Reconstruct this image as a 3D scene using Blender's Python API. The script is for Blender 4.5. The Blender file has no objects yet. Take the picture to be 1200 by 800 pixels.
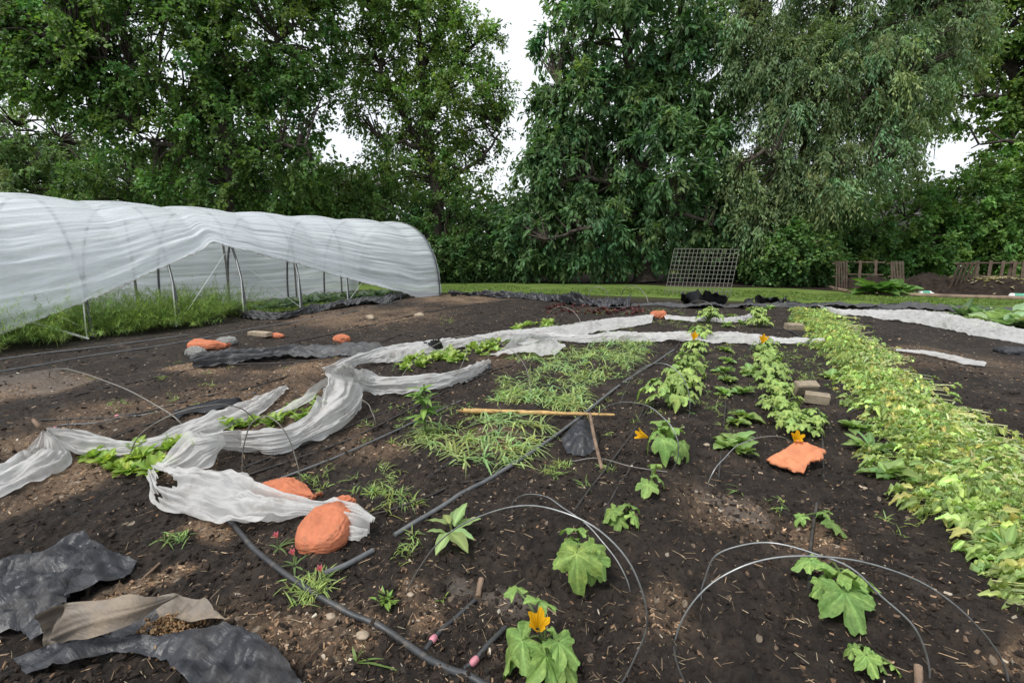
import bpy, math, random
import numpy as np
from mathutils import Matrix, Vector
from mathutils.geometry import delaunay_2d_cdt

rng = np.random.default_rng(7)
random.seed(7)
SC = bpy.context.scene
COL = SC.collection

# ------------------------------------------------------------------ camera maths (photo is 1200x800)
f = 560.0; CH = 1.55
pitch = math.atan(105 / f); yaw = math.atan(263 / f * math.cos(pitch))
FW = np.array([-math.sin(yaw) * math.cos(pitch), math.cos(yaw) * math.cos(pitch), -math.sin(pitch)])
RT = np.array([math.cos(yaw), math.sin(yaw), 0.0]); UP = np.cross(RT, FW)
CAM = np.array([0, 0, CH])
def ray(u, v): return FW + RT * (u - 600) / f + UP * (400 - v) / f
def gp(u, v, z=0.0):
    d = ray(u, v); return CAM + d * ((z - CH) / d[2])
def PD(u, v, D): return CAM + ray(u, v) * D
def pxm(P): return f / float((np.asarray(P) - CAM) @ FW)     # pixels per metre at a point

# ------------------------------------------------------------------ noise
def _hash(*c):
    h = np.zeros(c[0].shape, dtype=np.uint64)
    for k, x in zip((0x9E3779B97F4A7C15, 0xC2B2AE3D27D4EB4F, 0x165667B19E3779F9), c):
        h ^= (x.astype(np.int64).view(np.uint64) * np.uint64(k))
        h = (h ^ (h >> np.uint64(29))) * np.uint64(0xBF58476D1CE4E5B9)
    h ^= h >> np.uint64(32)
    return (h & np.uint64(0xFFFFFF)).astype(np.float64) / 0xFFFFFF
def vn(x, y, z=None):
    x = np.asarray(x, float); y = np.broadcast_to(np.asarray(y, float), x.shape)
    xi = np.floor(x); yi = np.floor(y); fx = x - xi; fy = y - yi
    fx = fx * fx * (3 - 2 * fx); fy = fy * fy * (3 - 2 * fy)
    def layer(zi):
        a = _hash(xi, yi, zi); b = _hash(xi + 1, yi, zi); c = _hash(xi, yi + 1, zi); d = _hash(xi + 1, yi + 1, zi)
        return (a * (1 - fx) + b * fx) * (1 - fy) + (c * (1 - fx) + d * fx) * fy
    if z is None: return layer(np.zeros_like(xi)) * 2 - 1
    z = np.broadcast_to(np.asarray(z, float), x.shape); zi = np.floor(z); fz = z - zi; fz = fz * fz * (3 - 2 * fz)
    return (layer(zi) * (1 - fz) + layer(zi + 1) * fz) * 2 - 1
def fbm(x, y, o=4, z=None):
    s = 0; a = 0.5; k = 1.0
    for i in range(o):
        s = s + a * vn(x * k + 17.3 * i, y * k - 9.1 * i, None if z is None else z * k + 5.7 * i); a *= 0.5; k *= 2.03
    return s
def sstep(a, b, x):
    t = np.clip((x - a) / (b - a), 0, 1); return t * t * (3 - 2 * t)

# ------------------------------------------------------------------ terrain
# mulch patches: pixel centre and radius (px) in the photo, unprojected to the ground
MULCH = [(110, 500, 120, .6), (70, 560, 90, .8), (120, 545, 60, .9), (215, 615, 40, .8), (290, 740, 90, .6), (360, 770, 60, .7), (480, 700, 50, .7),
         (520, 740, 50, .7), (300, 460, 120, .5), (240, 430, 60, .8), (430, 370, 120, .5), (540, 350, 70, .7), (350, 430, 60, .8),
         (420, 520, 60, .4), (600, 420, 60, .3), (860, 600, 55, .5), (1160, 740, 50, .5), (1100, 420, 100, .35), (760, 720, 40, .3),
         (130, 690, 25, .9), (330, 500, 60, .5), (560, 520, 60, .4), (950, 620, 40, .4), (40, 450, 60, .7), (200, 545, 60, .7)]
_mp = []
for (u, v, r, w) in MULCH:
    a = gp(u, v); b = gp(u + r, v); c = gp(u, v - r * .25)
    _mp.append((a[0], a[1], max(.15, np.linalg.norm(b - a)), w))
def mulch(x, y):
    m = np.zeros(np.shape(x))
    wx = x + .25 * vn(x * 2.1, y * 2.1); wy = y + .25 * vn(x * 2.3 + 9, y * 2.3)
    for (cx, cy, r, w) in _mp:
        d = np.sqrt((wx - cx) ** 2 + ((wy - cy)) ** 2) / r
        m = np.maximum(m, min(1, w * 1.35) * (1 - sstep(.35, 1.1, d)))
    return np.clip(m * (0.75 + .9 * fbm(x * 3.1, y * 3.1, 4)), 0, 1)
def hgt(x, y):
    x = np.asarray(x, float); y = np.asarray(y, float)
    far = 1 - sstep(14.5, 17, y)
    inn = (1 - sstep(9, 12, np.abs(x))) * far
    h = .05 * fbm(x * .5, y * .5, 3) * (.35 + .65 * inn)
    h = h + .05 * inn * fbm(x * 1.9, y * 1.6, 4)
    # raised beds along the rows
    h = h + .03 * inn * np.cos((x + .35 + .12 * vn(y * .4, x * 0 + 3)) * 2 * math.pi / 1.55)
    near = (1 - sstep(6, 10, np.hypot(x, y))) * inn
    cl = fbm(x * 9, y * 9, 4); h = h + .045 * near * (np.abs(cl) - .2)
    h = h + .028 * near * np.maximum(0, fbm(x * 5 + 31, y * 5, 3)) + .022 * near * fbm(x * 24, y * 24, 3)
    ca, sa = .8, .6; rgd = 1 - np.abs(vn((x * ca + y * sa) * 26 + 3 * vn(x * 4, y * 4), (y * ca - x * sa) * 9)); h = h + .012 * near * rgd ** 3
    return h
def hs(x, y): return float(hgt(np.array([x]), np.array([y]))[0])
def G(u, v, dz=0.0):
    z = 0.0
    for i in range(4):
        P = gp(u, v, z + dz); z = hs(P[0], P[1])
    return np.array([P[0], P[1], z + dz])

# ------------------------------------------------------------------ mesh accumulator
class Acc:
    def __init__(s): s.v = []; s.l = []; s.n = []; s.c = []; s.nv = 0; s.uv = []
    def add(s, v, faces, col=None, uv=None):
        """faces: array (F,k)"""
        v = np.asarray(v, float).reshape(-1, 3); faces = np.asarray(faces, np.int64)
        s.v.append(v); s.l.append((faces + s.nv).ravel()); s.n.append(np.full(len(faces), faces.shape[1], np.int64))
        if col is None: col = np.ones((len(v), 3))
        col = np.broadcast_to(np.asarray(col, float), (len(v), 3)); s.c.append(col)
        s.uv.append(np.zeros((len(v), 2)) if uv is None else np.asarray(uv, float)); s.nv += len(v)
    def build(s, name, mat, parent=None, smooth=True, loc=None):
        me = bpy.data.meshes.new(name)
        v = np.concatenate(s.v); l = np.concatenate(s.l); n = np.concatenate(s.n)
        if loc is not None: v = v - np.asarray(loc)
        me.vertices.add(len(v)); me.vertices.foreach_set('co', v.astype(np.float32).ravel())
        me.loops.add(len(l)); me.loops.foreach_set('vertex_index', l.astype(np.int32))
        me.polygons.add(len(n)); st = np.concatenate([[0], np.cumsum(n)[:-1]])
        me.polygons.foreach_set('loop_start', st.astype(np.int32))
        me.polygons.foreach_set('use_smooth', np.full(len(n), bool(smooth)))
        c = np.concatenate(s.c); c4 = np.ones((len(c), 4), np.float32); c4[:, :3] = np.clip(c, 0, 4)
        at = me.attributes.new('Tint', 'FLOAT_COLOR', 'POINT'); at.data.foreach_set('color', c4.ravel())
        uv = np.concatenate(s.uv)
        if uv.any():
            a2 = me.attributes.new('Lay', 'FLOAT2', 'POINT'); a2.data.foreach_set('vector', uv.astype(np.float32).ravel())
        me.update(calc_edges=True); me.validate()
        me.materials.append(mat)
        o = bpy.data.objects.new(name, me); COL.objects.link(o)
        if loc is not None: o.location = [float(q) for q in loc]
        if parent is not None:
            o.parent = parent
            if loc is None:
                pass
        return o
def tag(o, label=None, cat=None, group=None, kind=None):
    if label: o['label'] = label
    if cat: o['category'] = cat
    if group: o['group'] = group
    if kind: o['kind'] = kind
    return o
def thing(name, label, cat, loc=(0, 0, 0), group=None, rz=0.0):
    o = bpy.data.objects.new(name, None); COL.objects.link(o); o.empty_display_size = .1
    o.location = [float(q) for q in loc]; o.rotation_euler = (0, 0, rz)
    return tag(o, label, cat, group)
def dup(root, loc, rz=0.0, sc=1.0, label=None, group=None):
    r = root.copy(); COL.objects.link(r); r.location = [float(q) for q in loc]; r.rotation_euler = (0, 0, rz); r.scale = (sc, sc, sc)
    if label: r['label'] = label
    if group: r['group'] = group
    for ch in list(root.children):
        c = ch.copy(); COL.objects.link(c); c.parent = r
    return r

def norm(a): return a / (np.linalg.norm(a, axis=-1, keepdims=True) + 1e-9)
def catmull(pts, n):
    """n samples per segment, through every point"""
    P = np.asarray(pts, float)
    if len(P) == 2: return P[0] + (P[1] - P[0]) * np.linspace(0, 1, n + 1)[:, None]
    Q = np.vstack([2 * P[0] - P[1], P, 2 * P[-1] - P[-2]]); out = []
    for i in range(1, len(Q) - 2):
        t = np.linspace(0, 1, n, endpoint=False)[:, None]; a, b, c, d = Q[i - 1], Q[i], Q[i + 1], Q[i + 2]
        out.append(.5 * (2 * b + (c - a) * t + (2 * a - 5 * b + 4 * c - d) * t ** 2 + (3 * b - a - 3 * c + d) * t ** 3))
    out.append(P[-1:]); return np.vstack(out)
def tube(acc, path, r, sides=6, col=None, cap=True, wob=0):
    P = np.asarray(path, float); n = len(P); r = np.broadcast_to(np.asarray(r, float), (n,))
    T = norm(np.gradient(P, axis=0)); ref = np.array([0, 0, 1.0])
    if abs(T[:, 2]).mean() > .8: ref = np.array([1.0, 0, 0])
    A = norm(np.cross(T, ref)); B = np.cross(A, T)
    th = np.arange(sides) * 2 * math.pi / sides
    V = P[:, None] + r[:, None, None] * (A[:, None] * np.cos(th)[None, :, None] + B[:, None] * np.sin(th)[None, :, None])
    if wob: V = V + wob * r[:, None, None] * rng.normal(0, 1, V.shape)
    i = np.arange(n - 1)[:, None] * sides; j = np.arange(sides)[None]; k = (j + 1) % sides
    F = np.stack([i + j, i + k, i + sides + k, i + sides + j], -1).reshape(-1, 4)
    acc.add(V.reshape(-1, 3), F, col)
    if cap:
        acc.add(V[0], np.arange(sides)[None, ::-1], col if col is None or np.ndim(col) == 1 else None)
        acc.add(V[-1], np.arange(sides)[None], col if col is None or np.ndim(col) == 1 else None)
def instance(acc, tv, tf, pos, M, col, tcol=None):
    """copy template verts tv (faces tf) at pos with 3x3 M each, tint col each"""
    n = len(pos); k = len(tv)
    V = np.einsum('nij,kj->nki', M, tv) + pos[:, None]
    F = (tf[None] + (np.arange(n) * k)[:, None, None]).reshape(-1, tf.shape[1])
    c = np.repeat(np.broadcast_to(col, (n, 3)), k, 0)
    if tcol is not None: c = c * np.tile(tcol, (n, 1))
    acc.add(V.reshape(-1, 3), F, c)
def frames(d, nrm, sx, sy=None, sz=None):
    """matrices whose local x follows d, local z close to nrm"""
    d = norm(d); s = norm(np.cross(nrm, d)); n = np.cross(d, s)
    sx = np.broadcast_to(sx, (len(d),)); sy = sx if sy is None else np.broadcast_to(sy, (len(d),)); sz = sx if sz is None else np.broadcast_to(sz, (len(d),))
    return np.stack([d * sx[:, None], s * sy[:, None], n * sz[:, None]], -1)
def rdir(n, zlo=-1, zhi=1):
    z = rng.uniform(zlo, zhi, n); a = rng.uniform(0, 2 * math.pi, n); r = np.sqrt(1 - z * z)
    return np.stack([r * np.cos(a), r * np.sin(a), z], -1)
def tint(base, n, dv=.2, dh=.12):
    b = np.asarray(base, float); v = np.exp(rng.normal(0, dv, n))[:, None]; h = rng.normal(0, dh, n)[:, None]
    return b * v * np.concatenate([1 + h, 1 + 0 * h, 1 - h * .6], 1).clip(.3, 2)

# ------------------------------------------------------------------ materials
class NT:
    def __init__(s, name):
        s.m = bpy.data.materials.new(name); s.m.use_nodes = True; s.t = s.m.node_tree; s.t.nodes.clear()
        s.out = s.t.nodes.new('ShaderNodeOutputMaterial')
    def n(s, typ, **kw):
        o = s.t.nodes.new(typ)
        for k, v in kw.items():
            if k in o.inputs.keys(): o.inputs[k].default_value = v
            else: setattr(o, k, v)
        return o
    def l(s, a, b): s.t.links.new(a, b)
    def attr(s, nm): return s.n('ShaderNodeAttribute', attribute_name=nm)
    def noise(s, vec, scale, detail=5, rough=.6):
        o = s.n('ShaderNodeTexNoise'); o.inputs['Scale'].default_value = scale; o.inputs['Detail'].default_value = detail; o.inputs['Roughness'].default_value = rough
        s.l(vec, o.inputs['Vector']); return o
    def ramp(s, fac, stops):
        o = s.n('ShaderNodeValToRGB'); e = o.color_ramp.elements
        while len(e) < len(stops): e.new(.5)
        for q, (p, c) in zip(e, stops): q.position = p; q.color = (*c, 1) if len(c) == 3 else c
        s.l(fac, o.inputs[0]); return o.outputs[0]
    def mix(s, fac, a, b, typ='MIX'):
        o = s.n('ShaderNodeMix', data_type='RGBA', blend_type=typ)
        for q, x in ((0, fac), (6, a), (7, b)):
            if hasattr(x, 'is_output'): s.l(x, o.inputs[q])
            elif q == 0: o.inputs[0].default_value = x
            else: o.inputs[q].default_value = (*x, 1)
        return o.outputs[2]
    def bump(s, h, st, dist=.02):
        o = s.n('ShaderNodeBump'); o.inputs['Strength'].default_value = st; o.inputs['Distance'].default_value = dist; s.l(h, o.inputs['Height']); return o.outputs[0]
def g3(v): return (v, v, v)

def leaf_mat(name, rough=.45, trans=.35, spec=.5, mott=0):
    t = NT(name); a = t.attr('Tint')
    if mott:
        ob = t.n('ShaderNodeTexCoord').outputs['Object']; m1 = t.noise(ob, 70, 4, .6); m2 = t.noise(ob, 14, 3, .6)
        k1 = t.ramp(m1.outputs[0], [(.35, (.8, .82, .8)), (.7, (1.25, 1.18, 1.3))]); k2 = t.ramp(m2.outputs[0], [(.35, (.82, .9, .8)), (.7, (1.2, 1.08, .95))])
        class _A: outputs = {'Color': t.mix(1.0, t.mix(1.0, a.outputs['Color'], k1, 'MULTIPLY'), k2, 'MULTIPLY')}
        a = _A
    p = t.n('ShaderNodeBsdfPrincipled'); p.inputs['Roughness'].default_value = rough; p.inputs['Specular IOR Level'].default_value = spec
    t.l(a.outputs['Color'], p.inputs['Base Color'])
    if mott: t.l(t.bump(m1.outputs[0], .6, .006), p.inputs['Normal'])
    tr = t.n('ShaderNodeBsdfTranslucent'); c2 = t.mix(1.0, a.outputs['Color'], (1.25, 1.35, .7), 'MULTIPLY'); t.l(c2, tr.inputs['Color'])
    mx = t.n('ShaderNodeMixShader'); mx.inputs[0].default_value = trans; t.l(p.outputs[0], mx.inputs[1]); t.l(tr.outputs[0], mx.inputs[2])
    t.l(mx.outputs[0], t.out.inputs[0]); return t.m
def solid(name, col, rough=.6, nscale=8, nvar=.35, bump=0, bscale=40, spec=.4, metal=0, tinted=False, dirt=None):
    t = NT(name); tc = t.n('ShaderNodeTexCoord'); geo = tc.outputs['Object']
    p = t.n('ShaderNodeBsdfPrincipled'); p.inputs['Roughness'].default_value = rough; p.inputs['Specular IOR Level'].default_value = spec; p.inputs['Metallic'].default_value = metal
    n1 = t.noise(geo, nscale)
    c = t.ramp(n1.outputs[0], [(.3, tuple(np.array(col) * (1 - nvar))), (.7, tuple(np.minimum(1, np.array(col) * (1 + nvar))))])
    if tinted: c = t.mix(1.0, c, t.attr('Tint').outputs['Color'], 'MULTIPLY')
    if dirt:
        n2 = t.noise(geo, dirt[1], 6, .7); fac = t.ramp(n2.outputs[0], [(dirt[2], g3(0)), (min(1, dirt[2] + .18), g3(1))]); c = t.mix(fac, c, dirt[0])
    t.l(c, p.inputs['Base Color'])
    if bump:
        nb = t.noise(geo, bscale, 6); t.l(t.bump(nb.outputs[0], bump), p.inputs['Normal'])
    t.l(p.outputs[0], t.out.inputs[0]); return t.m

def soil_mat():
    t = NT('soil'); geo = t.n('ShaderNodeNewGeometry').outputs['Position']; a = t.attr('Tint')
    sep = t.n('ShaderNodeSeparateColor'); t.l(a.outputs['Color'], sep.inputs[0])
    n1 = t.noise(geo, 2.1, 8, .72); n2 = t.noise(geo, 38, 6, .75); n3 = t.noise(geo, 9, 5, .6)
    c = t.ramp(n1.outputs[0], [(.32, (.008, .0065, .0055)), (.52, (.022, .017, .014)), (.72, (.075, .056, .043))])
    c = t.mix(t.ramp(n3.outputs[0], [(.42, g3(0)), (.68, g3(.8))]), c, (.052, .039, .031))
    # chips: pale flecks
    vo = t.n('ShaderNodeTexVoronoi'); vo.inputs['Scale'].default_value = 34; vo.inputs['Randomness'].default_value = 1; 
    wv = t.n('ShaderNodeMapping'); wv.inputs['Scale'].default_value = (1, .55, 1); t.l(geo, wv.inputs[0]); t.l(wv.outputs[0], vo.inputs['Vector'])
    sp = t.n('ShaderNodeSeparateColor'); t.l(vo.outputs['Color'], sp.inputs[0])
    cc = t.ramp(sp.outputs[1], [(0, (.09, .06, .042)), (.5, (.17, .125, .085)), (.8, (.25, .2, .15)), (1, (.36, .31, .25))])
    def chipmask(thr_base, gain):
        m = t.n('ShaderNodeMath', operation='MULTIPLY_ADD'); t.l(sep.outputs[0], m.inputs[0]); m.inputs[1].default_value = gain; m.inputs[2].default_value = thr_base
        g = t.n('ShaderNodeMath', operation='LESS_THAN'); t.l(sp.outputs[0], g.inputs[0]); t.l(m.outputs[0], g.inputs[1])
        d = t.n('ShaderNodeMath', operation='LESS_THAN'); t.l(vo.outputs['Distance'], d.inputs[0]); d.inputs[1].default_value = .42
        k = t.n('ShaderNodeMath', operation='MULTIPLY'); t.l(g.outputs[0], k.inputs[0]); t.l(d.outputs[0], k.inputs[1]); return k.outputs[0]
    # mulch background dust
    dust = t.n('ShaderNodeMath', operation='MULTIPLY'); t.l(sep.outputs[0], dust.inputs[0]); t.l(t.ramp(n2.outputs[0], [(.3, g3(.15)), (.65, g3(.95))]), dust.inputs[1])
    c = t.mix(dust.outputs[0], c, (.3, .2, .125))
    c = t.mix(chipmask(.035, .5), c, cc)
    pale = t.n('ShaderNodeMath', operation='MULTIPLY'); t.l(sep.outputs[1], pale.inputs[0]); t.l(t.ramp(n2.outputs[0], [(.25, g3(.5)), (.6, g3(1))]), pale.inputs[1])
    c = t.mix(pale.outputs[0], c, (.15, .125, .105))
    gr = t.n('ShaderNodeMath', operation='MULTIPLY'); t.l(sep.outputs[2], gr.inputs[0]); gr.inputs[1].default_value = 1.0
    c = t.mix(gr.outputs[0], c, (.05, .055, .02))
    p = t.n('ShaderNodeBsdfPrincipled'); t.l(c, p.inputs['Base Color']); p.inputs['Specular IOR Level'].default_value = .25
    t.l(t.ramp(n3.outputs[0], [(.3, g3(.45)), (.6, g3(.95))]), p.inputs['Roughness'])
    ad = t.n('ShaderNodeMath', operation='ADD'); t.l(n2.outputs[0], ad.inputs[0]); t.l(vo.outputs['Distance'], ad.inputs[1])
    t.l(t.bump(ad.outputs[0], 1, .024), p.inputs['Normal'])
    t.l(p.outputs[0], t.out.inputs[0]); return t.m

def film_mat(name, col, transp, transl, gloss, wr=(1.5, 55), wst=.6, wd=.012, dirt=0.0, dirtcol=(.25, .2, .16), streak=False):
    t = NT(name); a = t.attr('Lay'); tc = t.n('ShaderNodeTexCoord')
    mp = t.n('ShaderNodeMapping'); mp.inputs['Scale'].default_value = (wr[0], wr[1], 1); t.l(a.outputs['Vector'], mp.inputs[0])
    n1 = t.noise(mp.outputs[0], 1, 5, .6); n1.inputs['Distortion'].default_value = .4
    n2 = t.noise(tc.outputs['Object'], 26, 5, .65)
    ad = t.n('ShaderNodeMath', operation='MULTIPLY_ADD'); t.l(n2.outputs[0], ad.inputs[0]); ad.inputs[1].default_value = .35; t.l(n1.outputs[0], ad.inputs[2])
    bp = t.bump(ad.outputs[0], wst, wd)
    c = t.ramp(n1.outputs[0], [(.3, tuple(np.array(col) * .92)), (.65, col)])
    if dirt:
        nd = t.noise(tc.outputs['Object'], 5, 7, .72); c = t.mix(t.ramp(nd.outputs[0], [(.5, g3(0)), (.78, g3(dirt))]), c, dirtcol)
    d = t.n('ShaderNodeBsdfPrincipled'); d.inputs['Roughness'].default_value = gloss; d.inputs['Specular IOR Level'].default_value = .4; t.l(c, d.inputs['Base Color']); t.l(bp, d.inputs['Normal'])
    tl = t.n('ShaderNodeBsdfTranslucent'); t.l(c, tl.inputs['Color']); t.l(bp, tl.inputs['Normal'])
    m1 = t.n('ShaderNodeMixShader'); m1.inputs[0].default_value = transl; t.l(d.outputs[0], m1.inputs[1]); t.l(tl.outputs[0], m1.inputs[2])
    tp = t.n('ShaderNodeBsdfTransparent'); m2 = t.n('ShaderNodeMixShader'); m2.inputs[0].default_value = transp
    if streak: t.l(t.ramp(n1.outputs[0], [(.36, g3(transp * 1.7)), (.62, g3(transp * .25))]), m2.inputs[0])
    t.l(m1.outputs[0], m2.inputs[1]); t.l(tp.outputs[0], m2.inputs[2]); t.l(m2.outputs[0], t.out.inputs[0]); return t.m

def grass_ground():
    t = NT('lawn'); geo = t.n('ShaderNodeNewGeometry').outputs['Position']
    n1 = t.noise(geo, .9, 5, .6); n2 = t.noise(geo, 30, 4, .7)
    c = t.ramp(n1.outputs[0], [(.3, (.09, .145, .035)), (.55, (.145, .215, .05)), (.75, (.2, .25, .075))])
    c = t.mix(t.ramp(n2.outputs[0], [(.35, g3(.6)), (.65, g3(0))]), c, (.04, .055, .014))
    p = t.n('ShaderNodeBsdfPrincipled'); p.inputs['Roughness'].default_value = .9; p.inputs['Specular IOR Level'].default_value = .1; t.l(c, p.inputs['Base Color'])
    t.l(t.bump(n2.outputs[0], .8, .03), p.inputs['Normal']); t.l(p.outputs[0], t.out.inputs[0]); return t.m

M_LEAF = leaf_mat('tree_leaf', .5, .42, .28)
M_WEED = leaf_mat('garden_leaf', .5, .35, .35)
M_SQ = leaf_mat('squash_leaf', .6, .25, .3, mott=1)
M_PETAL = leaf_mat('petal', .5, .4, .2)
M_BARK = solid('bark', (.06, .05, .042), .9, 5, .5, .8, 25, .1)
M_SOIL = soil_mat()
M_CHIP = solid('wood_chip', (1, 1, 1), .85, 60, .25, .3, 90, .15, tinted=True)
M_CLOD = solid('clod', (.027, .0205, .0165), .9, 30, .5, .6, 120, .2)
M_FILM = film_mat('greenhouse_film', (.84, .89, .94), .24, .4, .22, (.45, 70), .5, .02, streak=True)
M_COVER = film_mat('row_cover_cloth', (.7, .7, .69), .26, .3, .6, (1.3, 30), .6, .014, .85, (.26, .21, .17))
M_COVERD = film_mat('dirty_cover_cloth', (.5, .48, .45), .0, .3, .7, (2.5, 30), .8, .012, .9, (.16, .13, .11))
def plastic(name, col, rough, dirt, dcol=(.11, .088, .07)):
    t = NT(name); tc = t.n('ShaderNodeTexCoord'); ob = tc.outputs['Object']
    p = t.n('ShaderNodeBsdfPrincipled'); p.inputs['Specular IOR Level'].default_value = .45
    nd = t.noise(ob, 6, 8, .75); mpw = t.n('ShaderNodeMapping'); mpw.inputs['Scale'].default_value = (6, 34, 20); mpw.inputs['Rotation'].default_value = (0, 0, .6); t.l(ob, mpw.inputs[0]); nb = t.noise(mpw.outputs[0], 1, 6, .6); nb.inputs['Distortion'].default_value = 1.6
    c = t.mix(t.ramp(nd.outputs[0], [(.46, g3(.08)), (.72, g3(dirt))]), col, dcol); t.l(c, p.inputs['Base Color'])
    t.l(t.ramp(nd.outputs[0], [(.4, g3(rough)), (.7, g3(min(1, rough + .4)))]), p.inputs['Roughness'])
    t.l(t.bump(nb.outputs[0], .45, .014), p.inputs['Normal']); t.l(p.outputs[0], t.out.inputs[0]); return t.m
M_BLACKP = plastic('black_plastic', (.02, .023, .03), .3, .5, (.06, .05, .042))
M_GREYF = plastic('landscape_fabric', (.045, .049, .055), .45, .5, (.13, .115, .1))
M_DUST = plastic('dusty_plastic', (.14, .12, .1), .45, .9, (.3, .23, .16))
M_PIPE = solid('poly_pipe', (.035, .037, .04), .45, 12, .4, .1, 60, .5, dirt=((.1, .085, .07), 14, .55))
M_PIPEG = solid('grey_pipe', (.11, .115, .12), .5, 12, .3, .1, 60, .5, dirt=((.1, .085, .07), 14, .55))
M_DRIP = solid('drip_tape', (.03, .028, .027), .6, 12, .4, .1, 60, .4, dirt=((.08, .065, .055), 14, .5))
M_WIRE = solid('galvanised_wire', (.3, .31, .31), .4, 20, .25, 0, 40, .5, .7)
M_WIRED = solid('dull_wire', (.2, .19, .17), .6, 20, .3, 0, 40, .4, .4)
M_GALV = solid('galvanised_tube', (.5, .52, .53), .4, 6, .2, 0, 40, .5, .6)
M_HOOP = solid('hoop_tube', (.1, .105, .11), .6, 6, .2)
M_WHITEP = solid('white_pole', (.75, .76, .75), .4, 6, .1)
M_PINK = solid('pink_plastic', (.5, .2, .24), .6, 30, .35)
M_ORANGE = solid('orange_sandbag', (.46, .155, .078), .75, 7, .22, .22, 260, .3, dirt=((.13, .075, .05), 7, .56))
M_TERRA = solid('faded_sandbag', (.55, .21, .105), .75, 7, .2, .55, 55, .3, dirt=((.13, .075, .05), 6, .62))
M_GREYB = solid('grey_bag', (.2, .2, .19), .6, 7, .25, .5, 40, .3)
M_BAMBOO = solid('split_wood', (.46, .3, .12), .65, 14, .35, .4, 60, .3)
M_STICK = solid('weathered_stick', (.2, .14, .1), .85, 14, .35, .5, 60, .2)
M_WOOD = solid('weathered_pallet', (.115, .085, .065), .85, 5, .45, .5, 40, .15)
M_LOG = solid('edging_timber', (.2, .15, .11), .85, 4, .4, .6, 30, .15)
M_BRICK = solid('tan_brick', (.27, .225, .165), .9, 9, .3, .5, 60, .15)
M_STONE = solid('pale_stone', (.33, .27, .2), .85, 12, .35, .5, 50, .2)
M_COMP = solid('compost', (.028, .021, .017), .95, 6, .6, 1, 30, .1)
M_WALL = solid('house_siding', (.62, .62, .6), .7, 2, .08)
M_ROOF = solid('house_roof', (.16, .155, .15), .85, 3, .2)
M_GLASS = solid('window_glass', (.05, .06, .07), .1, 2, .1, spec=.8)
M_CARTON = solid('carton_white', (.72, .74, .72), .5, 5, .1)
M_GREENP = solid('green_plastic', (.08, .3, .2), .5, 5, .15)

# ------------------------------------------------------------------ world, sun, camera
W = bpy.data.worlds.new('World'); SC.world = W; W.use_nodes = True; wt = W.node_tree; wt.nodes.clear()
wo = wt.nodes.new('ShaderNodeOutputWorld'); bg = wt.nodes.new('ShaderNodeBackground'); bg.inputs['Strength'].default_value = .1
sk = wt.nodes.new('ShaderNodeTexSky'); sk.sky_type = 'NISHITA'; sk.sun_disc = False
SUN_EL, SUN_AZ = math.radians(58), math.radians(205)
sk.sun_elevation = SUN_EL; sk.sun_rotation = SUN_AZ
tcw = wt.nodes.new('ShaderNodeTexCoord'); nz = wt.nodes.new('ShaderNodeTexNoise'); nz.inputs['Scale'].default_value = 2.2; nz.inputs['Detail'].default_value = 6
wt.links.new(tcw.outputs['Generated'], nz.inputs['Vector'])
rp = wt.nodes.new('ShaderNodeValToRGB'); rp.color_ramp.elements[0].position = .3; rp.color_ramp.elements[1].position = .7
rp.color_ramp.elements[0].color = (.8, .835, .88, 1); rp.color_ramp.elements[1].color = (.97, .985, 1, 1); wt.links.new(nz.outputs[0], rp.inputs[0])
vm = wt.nodes.new('ShaderNodeVectorMath'); vm.operation = 'SCALE'; vm.inputs['Scale'].default_value = 5.5; wt.links.new(rp.outputs[0], vm.inputs[0])
mxw = wt.nodes.new('ShaderNodeMix'); mxw.data_type = 'RGBA'; mxw.inputs[0].default_value = .9
wt.links.new(sk.outputs[0], mxw.inputs[6]); wt.links.new(vm.outputs[0], mxw.inputs[7]); wt.links.new(mxw.outputs[2], bg.inputs['Color']); wt.links.new(bg.outputs[0], wo.inputs[0])
sl = bpy.data.lights.new('sun', 'SUN'); sl.energy = 1.5; sl.angle = math.radians(18); sl.color = (1, .97, .92)
so = bpy.data.objects.new('sun', sl); COL.objects.link(so)
sd = Vector((math.sin(SUN_AZ) * math.cos(SUN_EL), math.cos(SUN_AZ) * math.cos(SUN_EL), math.sin(SUN_EL)))
so.rotation_euler = sd.to_track_quat('Z', 'Y').to_euler()
cam = bpy.data.cameras.new('camera'); cam.sensor_width = 36; cam.lens = 36 * f / 1200; cam.clip_start = .05; cam.clip_end = 2000
co = bpy.data.objects.new('camera', cam); COL.objects.link(co); SC.camera = co
mw = Matrix(((RT[0], UP[0], -FW[0], 0), (RT[1], UP[1], -FW[1], 0), (RT[2], UP[2], -FW[2], CH), (0, 0, 0, 1))); co.matrix_world = mw
SC.view_settings.view_transform = 'Standard'; SC.view_settings.look = 'None'; SC.view_settings.gamma = 1; SC.view_settings.exposure = 1.18
SC.view_settings.use_curve_mapping = False
SC.cycles.max_bounces = 8; SC.cycles.diffuse_bounces = 6; SC.cycles.glossy_bounces = 2; SC.cycles.transmission_bounces = 5; SC.cycles.transparent_max_bounces = 10
SC.cycles.use_denoising = True
SC.cycles.caustics_reflective = False; SC.cycles.caustics_refractive = False

# ------------------------------------------------------------------ ground
def axis(lo, hi, step, out, grow=1.09):
    a = list(np.arange(lo, hi, step)); s = step
    b = [a[0]]; 
    while b[-1] > -out: s *= grow; b.append(b[-1] - s)
    s = step; c = [a[-1]]
    while c[-1] < out: s *= grow; c.append(c[-1] + s)
    return np.array(b[:0:-1] + a + c[1:])
xs = axis(-4.0, 2.6, .0105, 400, 1.02); ys = axis(.6, 5.0, .0105, 400, 1.02)
ys = ys[ys > -60]
XX, YY = np.meshgrid(xs, ys); ZZ = hgt(XX, YY)
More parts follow.
